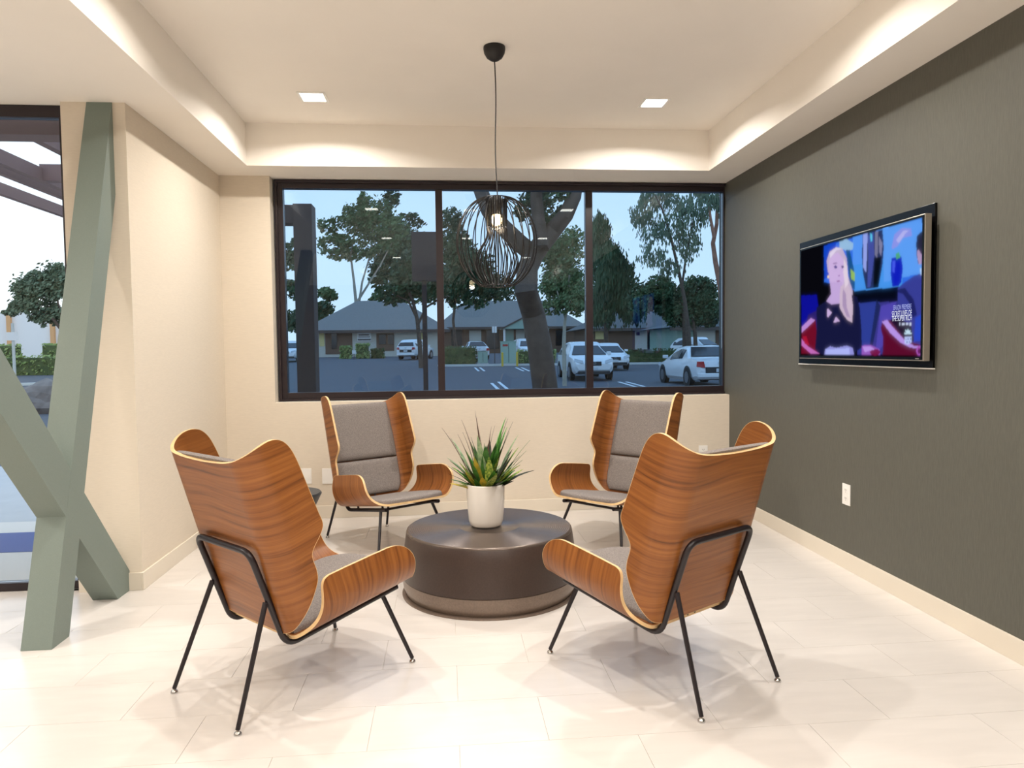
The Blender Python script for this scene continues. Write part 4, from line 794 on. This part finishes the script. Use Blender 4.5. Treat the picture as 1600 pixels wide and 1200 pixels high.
# cars: +x of the local frame is the front
def car(label, loc, heading, kind='sedan', length=4.75, width=1.84, height=1.47, rear_text=False, paint='car_white'):
    t = empty('car', loc, heading); tag(t, label, 'car')
    L2 = length/2; W2_ = width/2; sv = kind != 'sedan'
    if not sv: prof_ = [(-L2, .45, .62, .62, .80), (-L2+.10, .28, .93, .93, .93), (-L2+.55, .22, .99, .99, .97), (-L2+.95, .20, 1.0, 1.05, 1.0), (-L2+1.55, .20, .98, height-.06, 1.0), (-.35, .20, .96, height, 1.0), (.35, .20, .94, height-.02, 1.0), (L2-1.75, .20, .92, height-.22, 1.0), (L2-1.15, .20, .90, .93, 1.0), (L2-.45, .22, .80, .80, .97), (L2-.12, .28, .68, .68, .90), (L2, .42, .56, .56, .78)]
    else: prof_ = [(-L2, .50, .75, .78, .86), (-L2+.08, .34, 1.05, 1.1, .95), (-L2+.30, .28, 1.08, height-.30, .99), (-L2+.70, .26, 1.08, height-.05, 1.0), (-.45, .26, 1.06, height, 1.0), (.25, .26, 1.05, height-.02, 1.0), (L2-1.85, .26, 1.03, height-.22, 1.0), (L2-1.12, .26, 1.03, 1.08, 1.0), (L2-.45, .27, .96, .97, .97), (L2-.12, .34, .84, .84, .92), (L2, .46, .70, .70, .82)]
    def sec(st):
        x, zb_, zb2, zr_, wf = st; w_ = W2_*wf; cab = zr_-zb2; wr = w_*(1-.28*min(1, cab/.45)) if cab > .02 else w_*.86
        return [(x, 0, zb_), (x, w_*.86, zb_), (x, w_*.97, zb_+.12), (x, w_, (zb_+zb2)/2), (x, w_*.965, zb2), (x, wr, max(zr_-.05, zb2+.005)), (x, wr*.82, zr_+.006), (x, 0, zr_+.02)]
    S_ = [sec(s_) for s_ in prof_]; vs = []; n_ = len(S_[0]); 
    for s_ in S_: vs += s_+[(a, -b_, c) for a, b_, c in s_[-2:0:-1]]
    m_ = 2*n_-2; fs = [(i*m_+k, i*m_+(k+1) % m_, (i+1)*m_+(k+1) % m_, (i+1)*m_+k) for i in range(len(S_)-1) for k in range(m_)] + [tuple(range(m_)), tuple(range((len(S_)-1)*m_, len(S_)*m_))]
    MB().add(vs, fs).build('body', X_[paint], t, True, angle=32)
    def quad(nm, pts, m, th=.008, par=t):
        pts = [Vector(p_) for p_ in pts]; nn = (pts[1]-pts[0]).cross(pts[2]-pts[0]).normalized(); c0 = sum(pts, Vector())/len(pts)
        if nn.dot(c0-Vector((0, 0, .8))) < 0: nn = -nn
        return MB().hexa([p_+nn*.002 for p_ in pts], [p_+nn*(.002+th) for p_ in pts]).build(nm, m, par)
    cabi = [i for i, s_ in enumerate(prof_) if s_[3]-s_[2] > .15]; i0, i1 = cabi[0], cabi[-1]
    lerp = lambda a, b_, k: Vector(a)+(Vector(b_)-Vector(a))*k
    for sgn in (1, -1):
        f = lambda p_: Vector((p_[0], p_[1]*sgn, p_[2])); mid = (i0+i1)//2
        for (a, b_) in ((i0, mid), (mid, i1)):
            A4, A5, B4, B5 = f(S_[a][4]), f(S_[a][5]), f(S_[b_][4]), f(S_[b_][5])
            w0 = lerp(A4, A5, .06); w1 = lerp(B4, B5, .06); w2 = lerp(B4, B5, .9); w3 = lerp(A4, A5, .9); k = .05
            quad('side_window', [lerp(w0, w1, k), lerp(w0, w1, 1-k), lerp(w3, w2, 1-k), lerp(w3, w2, k)], X_['car_glass'], .012)
        mx = prof_[i1][0]+.15; MB().box((mx-.09, sgn*(W2_+.0), 1.0 if not sv else 1.08), (mx+.08, sgn*(W2_+.19), 1.13 if not sv else 1.24)).build('mirror', X_[paint], t, bevel=.03)
    # windscreen and rear window
    def screen(nm, ia, ib):
        a7, b7 = S_[ia], S_[ib]; y0_, y1_ = a7[6][1]*1.0, b7[4][1]*.86
        quad(nm, [(a7[6][0], y0_, a7[6][2]-.01+.012), (a7[6][0], -y0_, a7[6][2]+.002), (b7[7][0], -y1_, b7[7][2]+.004), (b7[7][0], y1_, b7[7][2]+.004)], X_['car_glass'], .03)
    screen('windscreen', i1, i1+1); screen('rear_window', i0, i0-1)
    wr_ = .36 if sv else .33
    for xw in (-L2+.95, L2-.92):
        for sgn in (1, -1):
            yy = sgn*(W2_-.10); MB().tube([(xw, sgn*(W2_*.995), wr_+.02), (xw, sgn*(W2_*.999+.004), wr_+.02)], wr_+.07, 24).build('wheel_arch', X_['trimdark'], t)
            wl = MB().tube([(xw, sgn*(W2_-.2), wr_), (xw, sgn*(W2_+.012), wr_)], wr_, 28).build('wheel', X_['tire'], t); MB().tube([(xw, sgn*(W2_+.013), wr_), (xw, sgn*(W2_+.02), wr_)], wr_*.64, 20).build('hubcap', X_['rim'], wl)
    zl = .78 if sv else .66
    for sgn in (1, -1):
        quad('headlight', [(L2-.005, sgn*W2_*.50, zl-.05), (L2-.16, sgn*W2_*.90, zl+.02), (L2-.20, sgn*W2_*.88, zl+.16), (L2-.03, sgn*W2_*.52, zl+.07)], X_['lamp_glass'], .05)
        quad('tail_light', [(-L2-.012, sgn*W2_*.62, zl+.02), (-L2+.10, sgn*W2_*.93, zl+.06), (-L2+.13, sgn*W2_*.90, zl+.24), (-L2+.02, sgn*W2_*.66, zl+.24)], X_['tail'], .05)
    MB().box((L2-.03, -W2_*.34, zl-.14), (L2+.015, W2_*.34, zl+.04)).build('grille', X_['trimdark'], t, bevel=.01)
    MB().box((L2-.10, -W2_*.74, .27), (L2+.02, W2_*.74, .40)).build('lower_grille', X_['trimdark'], t, bevel=.01)
    MB().box((L2+.016, -.16, .46), (L2+.03, .16, .56)).build('front_plate', X_['lamp_glass'], t)
    MB().box((-L2-.03, -.55, zl-.22+.05), (-L2+.02, .55, zl+.05)).build('plate_recess', X_['trimdark'], t, bevel=.01); MB().box((-L2-.045, -.17, zl-.13), (-L2-.031, .17, zl+.0)).build('rear_plate', X_['lamp_glass'], t)
    MB().box((-L2-.06, -W2_*.90, .34), (-L2+.16, W2_*.90, .50)).build('rear_bumper', X_[paint], t, bevel=.04)
    em = [(0, .075*math.cos(a), .05*math.sin(a)) for a in [2*math.pi*i/20 for i in range(21)]]
    for xs, zz in ((L2+.02, zl-.03), (-L2-.02 if not sv else -L2-.0, zl+.2)):
        e_ = MB().tube([(xs, b_, zz+c) for _, b_, c in em], .010, 6, caps=False).build('emblem', X_['rim'], t); MB().tube([(xs, .03, zz+.025), (xs, -.01, zz-.02), (xs, -.045, zz-.02)], .009, 6).build('bar', X_['rim'], e_)
    return t
def carpx(px, Y): return (at(px, 555, Y).x, Y, zg(Y))
x0_ = at(895, 555, 30.3).x
car('white SUV facing the window, right of the leaning trunk', (x0_+.93, 30.3+2.35, zg(32)), R(-90), 'suv', 4.7, 1.86, 1.70)
x0_ = at(1087, 555, 24.6).x
car('silver white sedan seen from behind, cut off by the grey wall', (x0_+.91, 24.6+2.4, -.1), R(90), 'sedan', 4.8, 1.82, 1.46)
for (px, Y, hd, kd, lb) in ((947, 41, -90, 'sedan', 'white car parked behind the front-facing SUV, partly hidden'), (743, 62, 96, 'sedan', 'white sedan with red tail light behind the dark hedge'), (822, 58, -84, 'suv', 'white car half hidden by the leaning trunk'), (650, 64, 70, 'suv', 'white SUV in front of the left house, beside a tree trunk'), (455, 62, -90, 'suv', 'white van at the far left of the left pane'), (1092, 54.5, -62, 'suv', 'white SUV parked behind the hedge at the right')):
    l_ = carpx(px, Y); car(lb, (l_[0], l_[1], l_[2]+.02), R(hd), kd, 4.6, 1.82, 1.5 if kd == 'sedan' else 1.72)

# dark canopy posts seen through the left pane
a, b = at(465, 620, 8.2), at(494, 620, 8.2); zt_ = at(480, 318, 8.2).z; x2 = at(440, 330, 8.2).x; zl_ = at(455, 348, 8.2).z
t = empty('canopy_post', ((a.x+b.x)/2, 8.2, -.1)); tag(t, 'dark brown canopy post with a beam stub at the left edge of the left pane', 'post')
ox_ = (a.x+b.x)/2; MB().box((a.x-ox_, 0, 0), (b.x-ox_, .25, zt_+.1)).build('post', X_['post'], t, bevel=.004); MB().box((x2-ox_-.3, .02, zl_+.1), (a.x-ox_-.001, .23, zt_+.09)).build('beam_stub', X_['post'], t, bevel=.004)
a, b = at(662, 620, 9.0), at(669.5, 620, 9.0); c0, c1 = at(644, 438, 8.95), at(685, 362, 8.95); ox_ = (a.x+b.x)/2
t = empty('panel_post', (ox_, 9.0, -.1)); tag(t, 'thin dark pole carrying a dark brown box panel in the left pane', 'sign')
MB().box((a.x-ox_, 0, 0), (b.x-ox_, .06, c0.z+.1)).build('pole', X_['post'], t); MB().box((c0.x-ox_, -.05, c0.z+.101), (c1.x-ox_, .12, c1.z+.1)).build('box_panel', X_['post'], t)

# ---- outside left of the braces
pe = empty('pergola', (-3.2, YN+.14, 2.6)); tag(pe, 'brown wooden pergola beams outside the storefront glazing', 'pergola')
def beam(a, b, m=X_['pergola'], nm='beam'): return MB().box((a[0]+3.2, a[1]-YN-.14, a[2]-2.6), (b[0]+3.2, b[1]-YN-.14, b[2]-2.6)).build(nm, m, pe)
za, zb_ = at(50, 218, 4.5).z, at(50, 176, 4.5).z
beam((-12, 4.40, za), (-2.03, 4.55, zb_), nm='header_beam')
for (px, py, wz) in ((0, 257, .105), (0, 272, .05), (52, 218, .10), (-120, 262, .10)):
    p = hit(px, py, 2, 2.72); beam((p.x-.03, 4.56, 2.72), (p.x+.03, 8.5, 2.72+wz), nm='rafter')
p = hit(52, 282, 2, 2.721); q = hit(52, 256, 1, p.y); beam((p.x+.05, p.y, 2.721), (-2.03, p.y+.08, q.z), nm='cross_beam')
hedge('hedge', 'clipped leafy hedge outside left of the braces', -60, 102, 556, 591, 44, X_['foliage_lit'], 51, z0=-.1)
tree('broad_tree', 'small round-headed tree outside left of the braces', 95, 40, [([(112, None), (108, 560), (100, 520), (84, 500), (60, 480)], 4, 1.5), ([(100, 515), (90, 470)], 2.5, 1)], [(60, 450, 34, 26, 60, 13), (90, 440, 26, 28, 60, 13), (40, 475, 24, 14, 24, 12), (20, 485, 14, 10, 10, 11), (80, 490, 34, 16, 36, 12)], 3.2, 'foliage_euc', 'bark', 52, 'trees outside left', z0=-.1)
a, b = at(-150, 550, 60), at(130, 550, 60); ze = at(50, 487, 60).z
t = empty('building', ((a.x+b.x)/2, 60, -.1)); tag(t, 'white building with orange columns outside left of the braces', 'building'); w_ = b.x-a.x; ox_ = (a.x+b.x)/2
MB().box((-w_/2, .5, 0), (w_/2, 10, ze+.1)).build('wall', X_['stucco'], t); MB().box((-w_/2, .3, 0), (w_/2, .499, .9)).build('low_wall', X_['house_brown'], t)
for px in (-80, 12, 80):
    x = at(px, 550, 60).x-ox_; MB().box((x-.14, .2, .0), (x+.14, .49, ze+.05)).build('column', X_['orange'], t)
hedge('bush', 'yellow green low shrubs behind the clipped hedge, left clump', -40, 30, 538, 556, 52, X_['foliage_lit'], 53, z0=-.1, cat='bush')
hedge('bush', 'yellow green low shrubs behind the clipped hedge, right clump', 70, 100, 537, 556, 52, X_['foliage_lit'], 54, z0=-.1, cat='bush')
p = at(33, 550, 43); b = empty('sign_post', (p.x, 43-.7, -.1)); tag(b, 'small sign on a pale post in front of the clipped hedge', 'sign'); h_ = at(33, 505, 42.3).z+.1
MB().box((-.06, -.05, 0), (.06, .05, h_)).build('pole', X_['curb'], b); q0, q1 = at(26, 532, 42.3).z+.1, at(26, 519, 42.3).z+.1; MB().box((-.3, -.08, q0), (.3, -.051, q1)).build('sign_panel', X_['stucco'], b)
rk = hit(66, 645, 2, -.1); bmr = bmesh.new(); bmesh.ops.create_icosphere(bmr, subdivisions=3, radius=1)
for v in bmr.verts:
    n_ = 1+.16*math.sin(v.co.x*5+v.co.y*3)+.1*math.sin(v.co.z*9+v.co.x*4); v.co = Vector((v.co.x*.75*n_, v.co.y*.5*n_, max(v.co.z*.62*n_, -.15)))
me = bpy.data.meshes.new('boulder'); bmr.to_mesh(me); bmr.free(); me.materials.append(X_['rock']); o = bpy.data.objects.new('boulder', me); COL.objects.link(o); o.location = (rk.x, rk.y, .04); tag(o, 'grey landscape boulder seen between the brace arms', 'rock')
o = MB().box((0, 0, 0), (2.6, .55, .012)).build('door_mat', X_['matblue']); p = hit(0, 866, 2, -.012); o.location = (p.x-2.2, p.y, -.0115); o.rotation_euler.z = 0; tag(o, 'dark blue mat on the walk outside the glazing', 'mat')  # thin blue slab puts a sky reflection on the walk as colour
